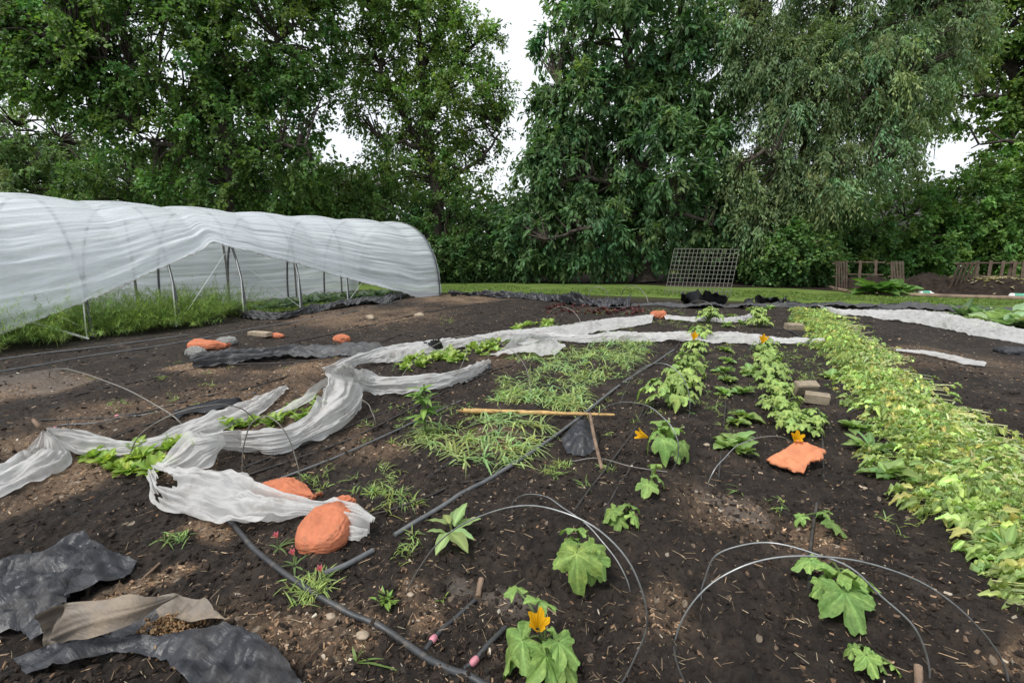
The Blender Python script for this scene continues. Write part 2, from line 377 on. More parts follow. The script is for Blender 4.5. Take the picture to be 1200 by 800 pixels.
# soil heaped against the black sheet, and the hollow of the planting bed
def mound(x, y, u, v, r, hh):
    c = gp(u, v); d = np.hypot(x - c[0], y - c[1]) / r; return hh * np.exp(-d * d * 2)
nx, ny = len(xs), len(ys)
i = np.arange(ny - 1)[:, None] * nx + np.arange(nx - 1)[None]
Fq = np.stack([i, i + 1, i + nx + 1, i + nx], -1).reshape(-1, 4)
inn = (1 - sstep(10, 14, np.abs(XX))) * (1 - sstep(15.5, 17.2, YY)) * sstep(-6, -2, YY)
mu = mulch(XX, YY) * inn
pal = np.zeros_like(XX)
for (u, v, r) in [(20, 446, .5), (60, 448, .45), (865, 603, .2), (845, 590, .15), (590, 700, .12), (540, 690, .12)]:
    c = gp(u, v); d = np.hypot(XX - c[0] + .1 * vn(XX * 5, YY * 5), YY - c[1] + .1 * vn(XX * 5 + 7, YY * 5)) / r; pal = np.maximum(pal, .8 * (1 - sstep(.5, 1.1, d)))
gc = np.stack([mu, pal, 1 - inn], -1).reshape(-1, 3)
A = Acc(); A.add(np.stack([XX, YY, ZZ], -1).reshape(-1, 3), Fq, gc)
tag(A.build('ground', M_SOIL), 'dark bare garden soil with wood mulch patches', 'ground', kind='structure')

# lawn: a sheet over the ground, its near edge runs across the rows
lx = np.arange(-60, 60.1, .3); ly = np.arange(16.9, 70, .3)
LX, LY = np.meshgrid(lx, ly)
LY = LY.copy(); LY[0] = 16.9 + .25 * fbm(LX[0] * .8, LX[0] * 0, 3); LY[0, lx < -8.5] -= 1.6
LZ = hgt(LX, LY) + .012
A = Acc(); nx = len(lx); i = np.arange(len(ly) - 1)[:, None] * nx + np.arange(nx - 1)[None]
A.add(np.stack([LX, LY, LZ], -1).reshape(-1, 3), np.stack([i, i + 1, i + nx + 1, i + nx], -1).reshape(-1, 4))
tag(A.build('lawn', grass_ground()), 'mown grass strip between the garden beds and the trees', 'lawn', kind='structure')

# ------------------------------------------------------------------ blades / leaves templates
def blade_template():
    v = np.array([[0, -.5, 0], [0, .5, 0], [.4, -.45, .0], [.4, .45, 0], [.75, -.3, -.0], [.75, .3, 0], [1, 0, 0]], float)
    return v
def blades(acc, pos, d, L, Wd, droop, col):
    """curved blades: pos (n,3), start direction d (n,3)"""
    n = len(pos); t = np.array([0, .35, .7, 1.0]); w = np.array([.7, 1, .7, .05])
    d = norm(d); side = norm(np.cross(d, np.array([0, 0, 1.0]) + .3 * rdir(n)))
    L = np.broadcast_to(L, (n,)); Wd = np.broadcast_to(Wd, (n,)); droop = np.broadcast_to(droop, (n,))
    c = pos[:, None] + d[:, None] * (t[None] * L[:, None])[..., None]
    hz = norm(d * np.array([1, 1, .0]) + 1e-6)
    c = c + (hz[:, None] * .5 + np.array([0, 0, -1.0])) * (t[None] ** 2 * (L * droop)[:, None])[..., None]
    V = np.stack([c - side[:, None] * (w[None] * Wd[:, None] * .5)[..., None], c + side[:, None] * (w[None] * Wd[:, None] * .5)[..., None]], 2)
    k = 8; F0 = np.array([[0, 1, 3, 2], [2, 3, 5, 4], [4, 5, 7, 6]])
    F = (F0[None] + (np.arange(n) * k)[:, None, None]).reshape(-1, 4)
    acc.add(V.reshape(-1, 3), F, np.repeat(np.broadcast_to(col, (n, 3)), k, 0))
def oval_leaf(nl=7, wid=.45, cup=.15, curl=-.25, wavy=.03):
    t = np.linspace(0, 1, nl); w = wid * np.sin(np.pi * t ** .8) ** .8 * .5; w[0] = .02; w[-1] = .004
    v = []; 
    for k in range(nl):
        for s in (-1, -.5, 0, .5, 1):
            v.append([t[k], s * w[k], cup * abs(s) * w[k] * 2 + curl * t[k] ** 2 + wavy * math.sin(k * 2.3 + s * 2) * abs(s)])
    i = np.arange(nl - 1)[:, None] * 5 + np.arange(4)[None]
    tc = np.ones((nl * 5, 3)); tc[2::5] *= 1.5
    return np.array(v), np.stack([i, i + 5, i + 6, i + 1], -1).reshape(-1, 4), tc
def lobed_leaf(na=84, rings=8, lobes=5, depth=.38, droop=.35, seed=0, serr=.05, notch=.55):
    r_ = np.random.default_rng(seed); th = np.linspace(-math.pi, math.pi, na, endpoint=False)
    la = np.linspace(-2.2, 2.2, lobes)
    R = np.zeros(na)
    for q, a0 in enumerate(la):
        amp = [.72, .9, 1.05, .9, .72][q] if lobes == 5 else 1
        R = np.maximum(R, amp * (1 - depth * np.minimum(1.25, (np.abs(th - a0) / .56)) ** 1.6))
    R *= 1 - notch * np.exp(-((np.abs(th) - math.pi) / .3) ** 2)
    R *= 1 + serr * np.abs(np.sin(th * 11 + r_.uniform(0, 6))) * 1.6 + serr * .5 * np.sin(th * 37 + 2) + .02 * r_.normal(0, 1, na)
    v = [[0, 0, 0]]; col = [1.5]
    for k in range(1, rings + 1):
        q = k / rings
        for j in range(na):
            rr = q * R[j]; dv = np.min(np.abs(th[j] - la)); dl = th[j] - la[np.argmin(np.abs(th[j] - la))]; ve = max(math.exp(-(dv * q / .035) ** 2), .55 * math.exp(-((((q - abs(dl) * 1.5 * q) * 5.5) % 1 - .5) / .12) ** 2) * (q > .25))
            z = -droop * rr ** 2 * (1 + .6 * math.sin(th[j] * 2 + seed)) + .11 * q * q * math.cos(th[j] * 9 + seed * 2) + .05 * q * math.sin(th[j] * 4 + seed) - .025 * ve + .012 * r_.normal() * q
            v.append([rr * math.cos(th[j]), rr * math.sin(th[j]), z]); col.append(1 + .55 * ve + .08 * r_.normal())
    tri = [[0, 1 + j, 1 + (j + 1) % na, 1 + (j + 1) % na] for j in range(na)]
    qd = []
    for k in range(rings - 1):
        for j in range(na):
            a, b = 1 + k * na + j, 1 + k * na + (j + 1) % na; qd.append([a, a + na, b + na, b])
    return np.array(v), np.array(tri)[:, :3], np.array(qd), np.repeat(np.array(col)[:, None], 3, 1)
LOBED = [lobed_leaf(seed=k, droop=.3 + .16 * (k % 3), depth=.4 + .05 * (k % 3)) for k in range(5)]
LOBED_LO = [lobed_leaf(na=30, rings=3, seed=k, droop=.4 + .16 * (k % 3), serr=.03) for k in range(4)]
def put_lobed(acc, T, pos, d, nrm, s, col):
    tv, t3, t4, tc = T; M = frames(np.array([d]), np.array([nrm]), s)
    base = acc.nv
    V = tv @ M[0].T + pos
    c = np.asarray(col) * tc
    acc.add(V, t3, c)
    # quads share the verts just added
    acc.l.append((t4 + base).ravel()); acc.n.append(np.full(len(t4), 4, np.int64))

# ------------------------------------------------------------------ trees
def tree(name, label, trunk, limbs, lobes, D, nclump, shoots, nleaf, leaf, col, group='trees beyond the lawn', cat='tree', droop=.35, shootlen=.9,
         r0=.3, fill=.45, dv=.22, barkc=None, strands=0, base=True, hug=1.0):
    """trunk / limbs: pixel paths at depth D; lobes: crown ellipsoids (u, v, ru, rv[, dD]) in pixels at depth D"""
    tp = np.array([PD(u, v, D) for u, v in trunk])
    b = tp[0].copy(); b[2] = 0 if base else b[2]
    root = thing(name, label, cat, b, group)
    bark = Acc(); pts = []
    path = catmull(np.vstack([[b], tp[1:]]), 8) if base else catmull(tp, 8)
    path = path + .06 * rng.normal(0, 1, path.shape) * np.linspace(0, 1, len(path))[:, None]
    rr = np.linspace(r0, r0 * .3, len(path)); rr[0] *= 1.35
    tube(bark, path, rr, 9); pts.append(path)
    for lb in limbs:
        P = np.array([PD(u, v, D + dd) for u, v, dd in lb]); q = catmull(P, 6); q = q + .1 * rng.normal(0, 1, q.shape) * np.linspace(0, 1, len(q))[:, None]
        tube(bark, q, np.linspace(r0 * .42, .03, len(q)), 6); pts.append(q)
    pts = np.vstack(pts)
    L = [(l + (0,))[:5] for l in lobes]; w = np.array([l[2] * l[3] for l in L], float); w /= w.sum()
    ci = rng.choice(len(L), nclump, p=w); la = np.array(L, float)
    cen = np.array([PD(l[0], l[1], D + l[4]) for l in L]); rad = np.array([[l[2] * (D + l[4]) / f, l[3] * (D + l[4]) / f] for l in L])
    d = rdir(nclump * 3); keep = (d @ FW < .25) | (rng.random(len(d)) < .3); d = d[keep][:nclump]; 
    while len(d) < nclump: d = np.vstack([d, d])[:nclump]
    q = fill + (1 - fill) * rng.random(nclump) ** .6
    depth = np.minimum(rad[ci, 0], 1.3 * rad[ci, 1]) * hug
    # camera-facing frame on the level: right, forward, up
    fr = np.array([FW[0], FW[1], 0]); fr /= np.linalg.norm(fr)
    lat = d @ RT; fwd = d @ fr; up = d[:, 2]
    c = cen[ci] + q[:, None] * (RT * (lat * rad[ci, 0])[:, None] + fr * (fwd * depth)[:, None] + np.array([0, 0, 1.0]) * (up * rad[ci, 1])[:, None])
    c = c[c[:, 2] > .35]; n = len(c); o = norm(c - cen[ci][:n] + 1e-6)
    # twigs to nearest limb point
    for k in range(n):
        e = pts - c[k]; e = (e * e).sum(1) + np.maximum(0, pts[:, 2] - c[k, 2]) * 3; m = pts[int(np.argmin(e))]
        mid = (m + c[k]) / 2 + np.array([0, 0, .12 * np.linalg.norm(m - c[k])]) + .15 * rng.normal(0, 1, 3)
        tube(bark, catmull([m, mid, c[k]], 3), np.linspace(.045, .012, 7) * (.6 + .25 * min(4, np.linalg.norm(m - c[k]))), 4, cap=False)
    S = shoots; K = nleaf
    sd_ = norm(o[:, None] * .7 + rdir(n * S).reshape(n, S, 3) + np.array([0, 0, -droop]))
    sl_ = shootlen * rng.uniform(.5, 1.2, (n, S))
    t = (np.arange(K) + rng.random((n, S, K))) / K
    pos = c[:, None, None] + sd_[:, :, None] * (t * sl_[..., None])[..., None] + np.array([0, 0, -droop]) * (t ** 2 * sl_[..., None] * .7)[..., None]
    pos = pos + rng.normal(0, .05, pos.shape)
    ld = norm(sd_[:, :, None] * .7 + .9 * rdir(n * S * K).reshape(n, S, K, 3) + np.array([0, 0, -.25 - droop]))
    nr = norm(np.array([0, 0, 1.0]) + .55 * rdir(n * S * K).reshape(n, S, K, 3) + o[:, None, None] * .3)
    N = n * S * K; ld = ld.reshape(N, 3); nr = nr.reshape(N, 3); pos = pos.reshape(N, 3)
    sc = rng.uniform(.65, 1.25, N)
    s = norm(np.cross(nr, ld)); nn = np.cross(ld, s); Ln = leaf[0] * sc; Wn = leaf[1] * sc
    m = pos + ld * (Ln * .45)[:, None] + nn * (Wn * .18)[:, None]
    V = np.stack([pos, m - s * (Wn * .5)[:, None], pos + ld * Ln[:, None], m + s * (Wn * .5)[:, None]], 1)
    cl = tint(col, n, dv, .1); lc = np.repeat(cl, S * K, 0) * tint((1, 1, 1), N, .2, .06)
    cr = Acc(); cr.add(V.reshape(-1, 3), np.arange(N * 4).reshape(N, 4), np.repeat(lc, 4, 0))
    if strands:   # hanging bare twigs
        sp = c[rng.choice(n, strands)]
        for k in range(strands):
            ln = rng.uniform(.6, 1.8); dx = rng.normal(0, .35, 3); e = sp[k] + np.array([dx[0], dx[1], -ln]); tube(bark, catmull([sp[k], (sp[k] + e) / 2 + rng.normal(0, .15, 3) + np.array([0, 0, .2]), e], 4), .014, 3, cap=False)
    bk = bark.build('trunk', barkc or M_BARK, root, loc=b); bk.location = (0, 0, 0)
    ck = cr.build('crown', M_LEAF, root, smooth=False, loc=b); ck.location = (0, 0, 0)
    return root

def shrub(label, u0, vtop, ru, rv, D, n, leaf, col, group='shrubs along the far side of the lawn', cat='shrub', dv=.2, name='shrub', extra=()):
    vb = 400 - f * (FW[2] + .0) / 1 if False else None
    g = PD(u0, 300, D); bpx = (u0, 0)
    # pixel row of the ground at depth D
    P = PD(u0, 400, D); vg = 400 + (P[2] - .15) / D * f / UP[2]
    lobes = [(u0, vtop + rv, ru, rv)] + [(u0 + e[0], vtop + rv + e[1], ru * e[2], rv * e[2]) for e in extra]
    lobes.append((u0, (vtop + rv + vg) / 2, ru * .95, max(8, (vg - vtop - rv) * .55)))
    return tree(name, label, [(u0, vg), (u0 + 2, vtop + rv), (u0 + 4, vtop + rv * .6)], [[(u0, vtop + rv * 1.4, 0), (u0 - ru * .5, vtop + rv, 0)], [(u0, vtop + rv * 1.4, 0), (u0 + ru * .5, vtop + rv * .9, 0)]],
                lobes, D, n, 5, 14, leaf, col, group, cat, droop=.25, shootlen=.6, r0=.09, fill=.5, dv=dv)

G_DARK = (.05, .1, .03); G_MID = (.045, .085, .022); G_OLIVE = (.075, .105, .035); G_LIGHT = (.09, .14, .04); G_GREY = (.06, .085, .045)
tree('maple_tree', 'big dark maple with thick leaning trunk behind the plastic tunnel', [(276, 300), (275, 215), (262, 140), (243, 60), (225, -40)],
     [[(266, 165, 0), (225, 120, -1), (165, 85, -1.5), (90, 60, -2)], [(262, 140, 0), (295, 90, -.6), (335, 40, -1), (370, -10, 0)], [(252, 100, 0), (215, 40, .5), (150, -20, 1)],
      [(270, 190, 0), (320, 170, -1), (365, 175, -1.4)], [(270, 200, 0), (215, 175, -1), (160, 160, -1)], [(243, 60, 0), (290, -20, 0), (320, -80, 1)]],
     [(195, 50, 130, 85), (320, 45, 85, 80), (85, 70, 100, 62), (290, 150, 85, 50), (50, 10, 90, 60), (330, 200, 60, 36), (190, 150, 70, 38), (230, -70, 200, 90), (352, 115, 50, 46), (362, 20, 36, 40), (250, 215, 70, 30), (120, 120, 60, 30)],
     22, 1250, 6, 16, (.185, .145), (.108, .2, .055), r0=.55, droop=.35, shootlen=.95)
tree('ash_tree', 'tall airy yellow-green tree with forked limbs left of the sky gap', [(508, 300), (512, 225), (503, 180), (498, 110), (490, 30), (488, -40)],
     [[(512, 222, 0), (535, 205, -.5), (570, 180, -.5), (590, 150, 0)], [(505, 190, 0), (470, 130, -.6), (440, 70, -.6), (430, 20, 0)], [(500, 150, 0), (530, 90, 0), (560, 50, .5), (590, 20, .5)], [(503, 180, 0), (480, 170, -1), (440, 160, -1)], [(495, 80, 0), (520, 30, -.5), (535, -30, 0)]],
     [(490, 35, 60, 55), (540, 60, 38, 45), (440, 60, 42, 45), (520, 130, 60, 42), (455, 130, 50, 42), (565, 140, 36, 40), (465, -30, 75, 50), (578, 50, 16, 18), (540, 195, 42, 24), (470, 195, 45, 30), (584, 112, 16, 28)],
     25, 760, 5, 14, (.17, .115), (.155, .25, .065), r0=.42, droop=.3, shootlen=.85, fill=.3, dv=.28)
tree('chestnut_tree', 'massive dark tree with drooping long leaves and skirts down to the lawn', [(755, 330), (750, 250), (742, 160), (735, 60), (730, -50)],
     [[(750, 240, 0), (700, 210, -1.2), (650, 215, -1.5)], [(748, 200, 0), (800, 160, -1), (840, 150, -1)], [(742, 150, 0), (690, 110, -1), (650, 100, -1)], [(740, 100, 0), (790, 60, -.5), (830, 20, 0)], [(750, 250, 0), (700, 265, -2), (640, 280, -2)], [(752, 250, 0), (800, 250, -2), (840, 265, -2)]],
     [(735, 40, 92, 70), (690, 130, 62, 60), (660, 205, 55, 48), (770, 190, 82, 65), (700, 255, 85, 46), (632, 265, 42, 46), (815, 90, 70, 65), (720, -50, 100, 60), (650, 60, 24, 30), (790, 265, 62, 42), (665, 135, 40, 40), (690, 295, 60, 22), (625, 300, 40, 22), (770, 130, 60, 50)],
     24, 1000, 6, 13, (.34, .14), (.1, .185, .075), r0=.5, droop=.5, shootlen=.95, dv=.2)
tree('willow_tree', 'grey-green weeping tree with fine leaves and bare hanging twigs', [(925, 325), (930, 250), (945, 170), (965, 80), (985, -30)],
     [[(935, 220, 0), (900, 180, -1.5), (870, 190, -2)], [(945, 170, 0), (1000, 120, -1), (1050, 100, -1)], [(950, 140, 0), (910, 80, 0), (880, 40, 0)], [(960, 90, 0), (1020, 40, 0), (1070, 20, 0)], [(940, 200, 0), (980, 190, -1.5), (1020, 200, -1.5)]],
     [(925, 110, 65, 75), (990, 85, 80, 70), (1060, 70, 65, 62), (890, 205, 42, 46), (955, 210, 62, 50), (1005, 170, 58, 48), (980, -45, 140, 70), (870, 60, 45, 60), (1050, 130, 45, 40), (900, 260, 42, 34), (1115, 30, 40, 45)],
     22, 1150, 7, 16, (.22, .07), (.165, .235, .11), r0=.36, droop=.75, shootlen=1.05, strands=200, dv=.24, fill=.25)
tree('sycamore_tree', 'bright green broadleaf tree against the sky at far right of the lawn', [(1225, 330), (1215, 200), (1195, 110), (1170, 40), (1160, -40)],
     [[(1200, 130, 0), (1150, 110, -1), (1115, 120, -1)], [(1190, 90, 0), (1140, 50, 0), (1100, 40, 0)], [(1210, 180, 0), (1180, 165, -1), (1140, 175, -1)]],
     [(1160, 25, 65, 52), (1200, 90, 52, 48), (1120, 75, 36, 30), (1215, 160, 50, 34), (1165, -40, 110, 50), (1260, 60, 60, 80), (1170, 130, 34, 22), (1105, 130, 26, 18)],
     25, 480, 5, 14, (.25, .18), (.16, .255, .065), r0=.4, droop=.35, shootlen=.85, fill=.35)
SHR = [  # label, u, vtop, ru, rv, D, n, leaf, col
    ('pale rounded willow scrub above the near end of the plastic tunnel', 15, 112, 110, 58, 30, 480, (.24, .1), (.075, .115, .045)),
    ('mid green bush between pale scrub and the dark maple trunk', 150, 175, 75, 40, 28, 190, (.2, .12), (.05, .09, .028)),
    ('low bright bush showing over the tunnel ridge beside maple trunk', 235, 205, 55, 32, 27, 150, (.2, .13), (.06, .11, .028)),
    ('dark bush right of the maple trunk above the tunnel', 330, 200, 55, 34, 27, 150, (.2, .13), (.045, .085, .024)),
    ('light leafy bush below a far grey roof', 395, 190, 45, 40, 26, 190, (.19, .12), (.065, .11, .03)),
    ('rounded bush under the airy forked tree', 455, 215, 45, 45, 25, 190, (.19, .13), (.05, .085, .028)),
    ('dense bush just behind the far end of the tunnel', 520, 225, 48, 50, 24.5, 220, (.18, .13), (.04, .075, .024)),
    ('dark bush at foot of the sky gap', 575, 242, 45, 50, 25, 210, (.18, .13), (.034, .066, .024)),
    ('dark bush behind the leaning wire panel', 850, 250, 55, 40, 26, 190, (.19, .14), (.03, .06, .02)),
    ('ivy-green bush between wire panel and compost bins', 926, 262, 46, 34, 21.6, 230, (.17, .15), (.042, .08, .024)),
    ('bush with broad leaves behind the first compost pallet', 985, 235, 52, 46, 24.5, 220, (.18, .16), (.045, .085, .026)),
    ('mid green bush drooping over the middle compost bin', 1060, 225, 52, 48, 25, 220, (.19, .15), (.05, .095, .026)),
    ('bright tall bush behind the last compost bin', 1135, 190, 52, 60, 25, 260, (.22, .14), (.06, .11, .03)),
    ('brightest big-leaved bush beside the lawn edge by the cabbages', 1205, 170, 60, 65, 24.5, 300, (.24, .15), (.07, .125, .032)),
]
for (lb, u, vt, ru, rv, D, n, lf, cc) in SHR:
    shrub(lb, u, vt, ru, rv, D, n, lf, tuple(2.25 * q for q in cc), extra=((-ru * .5, rv * .4, .6), (ru * .55, rv * .35, .6)))
# a far wood behind, as one mass
A = Acc(); N = 70000
uu = rng.uniform(-250, 1450, N); dd = rng.uniform(38, 46, N)
top = 195 + 40 * fbm(uu / 70, uu * 0, 3) - 25 * sstep(430, 300, uu) + 45 * np.exp(-((uu - 598) / 40.) ** 2)
vv = top + (320 - top) * rng.random(N) ** .9
rays = FW + RT * ((uu - 600) / f)[:, None] + UP * ((400 - vv) / f)[:, None]
pos = CAM + rays * dd[:, None] + rng.normal(0, .5, (N, 3)); kk = pos[:, 2] > .1; pos = pos[kk]; N = len(pos)
d = norm(rdir(N) + np.array([0, 0, -.4])); M = frames(d, norm(rdir(N) + np.array([0, 0, 1.0])), rng.uniform(.35, .7, N), rng.uniform(.25, .45, N))
instance(A, np.array([[0, 0, 0], [.45, -.5, .05], [1, 0, 0], [.45, .5, .05]], float), np.array([[0, 1, 2, 3]]), pos, M, tint((.05, .085, .03), N, .25, .1))
tag(A.build('distant_wood', M_LEAF, smooth=False), 'dark mass of woodland behind the shrubs', 'wood', kind='stuff')

# houses beyond
def house(label, u, D, vb, vt, wpx, rz):
    P = PD(u, vb, D); base = np.array([P[0], P[1], 0]); wm = wpx * D / f; hm = PD(u, vt, D)[2]
    r = thing('house', label, 'house', base, 'houses beyond the trees', rz)
    def box(acc, x0, x1, y0, y1, z0, z1):
        v = np.array([[x, y, z] for x in (x0, x1) for y in (y0, y1) for z in (z0, z1)])
        acc.add(v, np.array([[0, 1, 3, 2], [4, 6, 7, 5], [0, 4, 5, 1], [2, 3, 7, 6], [0, 2, 6, 4], [1, 5, 7, 3]]))
    a = Acc(); box(a, -wm / 2, wm / 2, 0, 6, 0, hm * .72); a.build('wall', M_WALL, r, smooth=False)
    a = Acc(); e = .4; z0 = hm * .722; v = np.array([[-wm / 2 - e, -e, z0], [wm / 2 + e, -e, z0], [wm / 2 + e, 6 + e, z0], [-wm / 2 - e, 6 + e, z0], [-wm / 2 - e, 3, hm], [wm / 2 + e, 3, hm]])
    a.add(v, np.array([[0, 1, 5, 4], [2, 3, 4, 5]])); a.add(v, np.array([[1, 2, 5], [3, 0, 4]])); a.add(v, np.array([[3, 2, 1, 0]])); a.build('roof', M_ROOF, r, smooth=False)
    for k in range(3):
        x = -wm / 2 + wm * (k + .5) / 3
        a = Acc(); box(a, x - .5, x + .5, -.03, -.002, hm * .3, hm * .55); a.build('window', M_GLASS, r, smooth=False)
house('pale house showing in chips through the bushes by the compost bins', 1040, 40, 300, 232, 170, -.3)
house('low grey-roofed house behind bushes above the tunnel', 395, 44, 300, 200, 110, .5)

# ------------------------------------------------------------------ plastic tunnel
xn = lambda y: -10.65 + 1.15 * sstep(10.5, 14.6, y)
xr = lambda y: -12.45 + .9 * sstep(6, 14.6, y)
Hh = 2.6
_e = []
for (u, v) in [(0, 390), (52, 371), (105, 350), (175, 320), (225, 300), (258, 288.5), (300, 295), (350, 309), (400, 325), (450, 341)]:
    d_ = ray(u, v); p_ = CAM + d_ * (-10.65 / d_[0]); _e.append((p_[1], max(0, p_[2])))
zb_y = [-6, 0, 1.5] + [q[0] for q in _e] + [max(12.6, _e[-1][0] + .6), 14.7]; zb_z = [0, .0, .03] + [q[1] for q in _e] + [.03, .02]
def tunnel_pt(y, tau, infl=0.0):
    w = xn(y) - xr(y) + infl; c = np.cos(tau); s = np.sin(tau)
    return np.stack([xr(y) + w * np.sign(c) * np.abs(c) ** .8, y + 0 * tau, (Hh + infl) * s ** .85], -1)
HY = [-3.1, -1.55, 0, 1.55, 3.1, 4.64, 6.19, 7.74, 9.4, 11.1, 12.8, 14.45]
tun = thing('polytunnel', 'long white plastic polytunnel with one side lifted to a peak', 'greenhouse', (-12.2, 5, 0)); TL = np.array([-12.2, 5, 0])
ny, na = 420, 240
Yv = np.linspace(-4, 14.7, ny); zb = np.interp(Yv, zb_y, zb_z); zb = np.convolve(np.pad(zb, 1, 'edge'), np.ones(3) / 3, 'valid') + .10 * np.exp(-((Yv - 7.28) / .28) ** 2)
t0 = np.arcsin(np.clip(zb / Hh, 0, 1) ** (1 / .85)); TT = np.linspace(0, 1, na)
tau = t0[:, None] + (math.pi - .01 - t0)[:, None] * TT[None]; Y2 = np.repeat(Yv[:, None], na, 1)
hd = np.min(np.abs(Yv[:, None] - np.array(HY)[None]), 1)
sag = -.085 * np.clip(hd / .78, 0, 1) ** 1.5
wq = TT[None] + .03 * vn(Y2 * .35, TT[None] * 3); fold = .05 * fbm(Y2 * .4, wq * 26, 2) + .05 * (.45 - np.abs(vn(Y2 * .45 + 3, wq * 52))) + .03 * (.4 - np.abs(vn(Y2 * .8, wq * 120)))
lower = np.exp(-TT * 9)[None]
fold = fold * (1 + 1.1 * lower) + .05 * lower * np.abs(np.sin(TT[None] * 60 + 2 * vn(Y2 * .6, Y2 * 0)))
fold = fold + .03 * np.exp(-(hd[:, None] / .06) ** 2) * 0
P = tunnel_pt(Y2, tau, .03 + sag[:, None] * np.sin(tau) + fold * (.2 + .26 * np.clip(hd / .5, 0, 1)[:, None]))
P[..., 1] += .0; P[..., 2] = np.maximum(P[..., 2], .015)
# slack lower edge hangs outwards a little
P[:, :, 0] += .06 * lower * sstep(.1, .8, zb)[:, None]
# the far end rounds inwards
e = sstep(14.2, 14.7, Y2); P[..., 2] -= .10 * e * P[..., 2] * .4; P[..., 0] -= .15 * e * np.cos(tau)
A = Acc(); i = np.arange(ny - 1)[:, None] * na + np.arange(na - 1)[None]
A.add(P.reshape(-1, 3), np.stack([i, i + na, i + na + 1, i + 1], -1).reshape(-1, 4), uv=np.stack([Y2, np.repeat(TT[None], ny, 0)], -1).reshape(-1, 2))
cv = A.build('cover', M_FILM, tun, loc=TL); cv.location = (0, 0, 0)
# rolled hem along the lifted edge
A = Acc(); hem = P[:, 0] + np.array([.0, 0, -.01]); hem = hem + .012 * rng.normal(0, 1, hem.shape); tube(A, hem, .012 + .008 * np.abs(vn(Yv * 3, Yv * 0)), 7)
hm_ = A.build('hem', M_COVER, tun, loc=TL); hm_.location = (0, 0, 0)
for y in HY:
    tt = np.linspace(.0, math.pi, 40); A = Acc(); p = tunnel_pt(np.full(40, y), tt, -.005); p[:, 2] = np.maximum(p[:, 2], -.05); tube(A, p, .028, 7)
    o = A.build('hoop', M_HOOP, tun, loc=TL); o.location = (0, 0, 0)
A = Acc(); yy = np.linspace(-4, 14.5, 30); tube(A, np.stack([xr(yy), yy, np.full(30, Hh - .04)], -1), .02, 6); o = A.build('purlin', M_GALV, tun, loc=TL); o.location = (0, 0, 0)
def tub(path, r, mat, name, par, loc, sides=6):
    A = Acc(); tube(A, np.asarray(path), r, sides); o = A.build(name, mat, par, loc=loc)
    if par is not None: o.location = (0, 0, 0)
    return o
for (y0, y1) in ((4.7, 3.1), (6.2, 7.7), (9.4, 7.8), (11.1, 12.7)):
    tub([(xn(y0) - .05, y0, .05), (xn(y1) - .5, y1, 1.5)], .008, M_WHITEP, 'rope', tun, TL)
for y in (4.64, 6.19, 7.74, 9.4, 11.1):
    tub([(xn(y) + .06, y - .12, .0), (xn(y) + .0, y - .05, .9), (xn(y) - .2, y, 1.5)], .012, M_WHITEP, 'tie_strap', tun, TL)
tub([G(104, 397, .03), gp(60, 384, .25), gp(8, 370, .48)], .022, M_WHITEP, 'brace', tun, TL)
for (u, v0, v1) in ((250, 296, 352), (307, 305, 345), (186, 325, 365)):
    p0 = PD(u, v1, 13.2)
    # dark support posts on the inner line of the tunnel
X_in = -12.9
for y in (6.6, 8.9, 11.2, 13.2):
    tub([(X_in, y, 0), (X_in + .02, y, 1.2), (X_in - .05, y, 2.3)], .03, M_WIRED, 'inner_post', tun, TL)

# fennel under the film
A = Acc(); npl = 210
px_ = rng.uniform(-12.1, -10.5, npl); py_ = rng.uniform(.6, 8.0, npl); px_ -= np.maximum(0, py_ - 6.5) * .3
nf, nb = 16, 46; NP = npl * nf
b = np.repeat(np.stack([px_, py_, hgt(px_, py_)], -1), nf, 0); fh = np.repeat(rng.uniform(.7, 1.2, npl), nf) * rng.uniform(.7, 1.1, NP)
fd = norm(rdir(NP, .25, 1) + np.array([.15, 0, .15]))
fc = np.repeat(tint((.2, .3, .07), NP, .25, .08), nb, 0)
b = np.repeat(b, nb, 0); fd2 = np.repeat(fd, nb, 0); fh = np.repeat(fh, nb); n = len(b); t = rng.uniform(.2, 1, n)
pos = b + fd2 * (t * fh)[:, None] + np.array([0, 0, -1.0]) * (.16 * t ** 2 * fh)[:, None] + rng.normal(0, .012, (n, 3))
blades(A, pos, norm(fd2 * .7 + rdir(n) * .8), rng.uniform(.045, .12, n), .006, rng.uniform(0, .5, n), fc * tint((1, 1, 1), n, .2, .05))
tag(A.build('fennel_fronds', M_WEED, smooth=False), 'feathery yellow-green fennel growing along the open side of the polytunnel', 'fennel', kind='stuff')

# generic leafy plants --------------------------------------------------------------------------------------------------
ROUND = oval_leaf(8, .62, .22, -.3, .09); ROUND[0][:, 1] *= (1 + .55 * ROUND[0][:, 0]); OV = oval_leaf(); OVW = oval_leaf(7, .7, .2, -.2, .05); OVN = oval_leaf(6, .3, .15, -.35, .02)
def rosette(name, label, cat, tpl, nleaf, L, el, col, group, loc=(0, 0, 0), stemcol=None, up=.0, sd=None, part='foliage'):
    r = thing(name, label, cat, loc, group); A = Acc()
    az = np.arange(nleaf) * 2.4 + rng.uniform(0, 6); e = rng.uniform(el[0], el[1], nleaf); s = L * rng.uniform(.6, 1.15, nleaf)
    d = np.stack([np.cos(az) * np.cos(e), np.sin(az) * np.cos(e), np.sin(e)], -1); p = d * np.array([.12, .12, .05]) * L + np.array([0, 0, up]) + rng.normal(0, .01, (nleaf, 3))
    M = frames(d, np.tile([0, 0, 1.0], (nleaf, 1)) + .25 * rdir(nleaf), s)
    instance(A, tpl[0], tpl[1], p, M, tint(col, nleaf, .16, .08), tpl[2]); o = A.build(part, M_WEED, r)
    return r
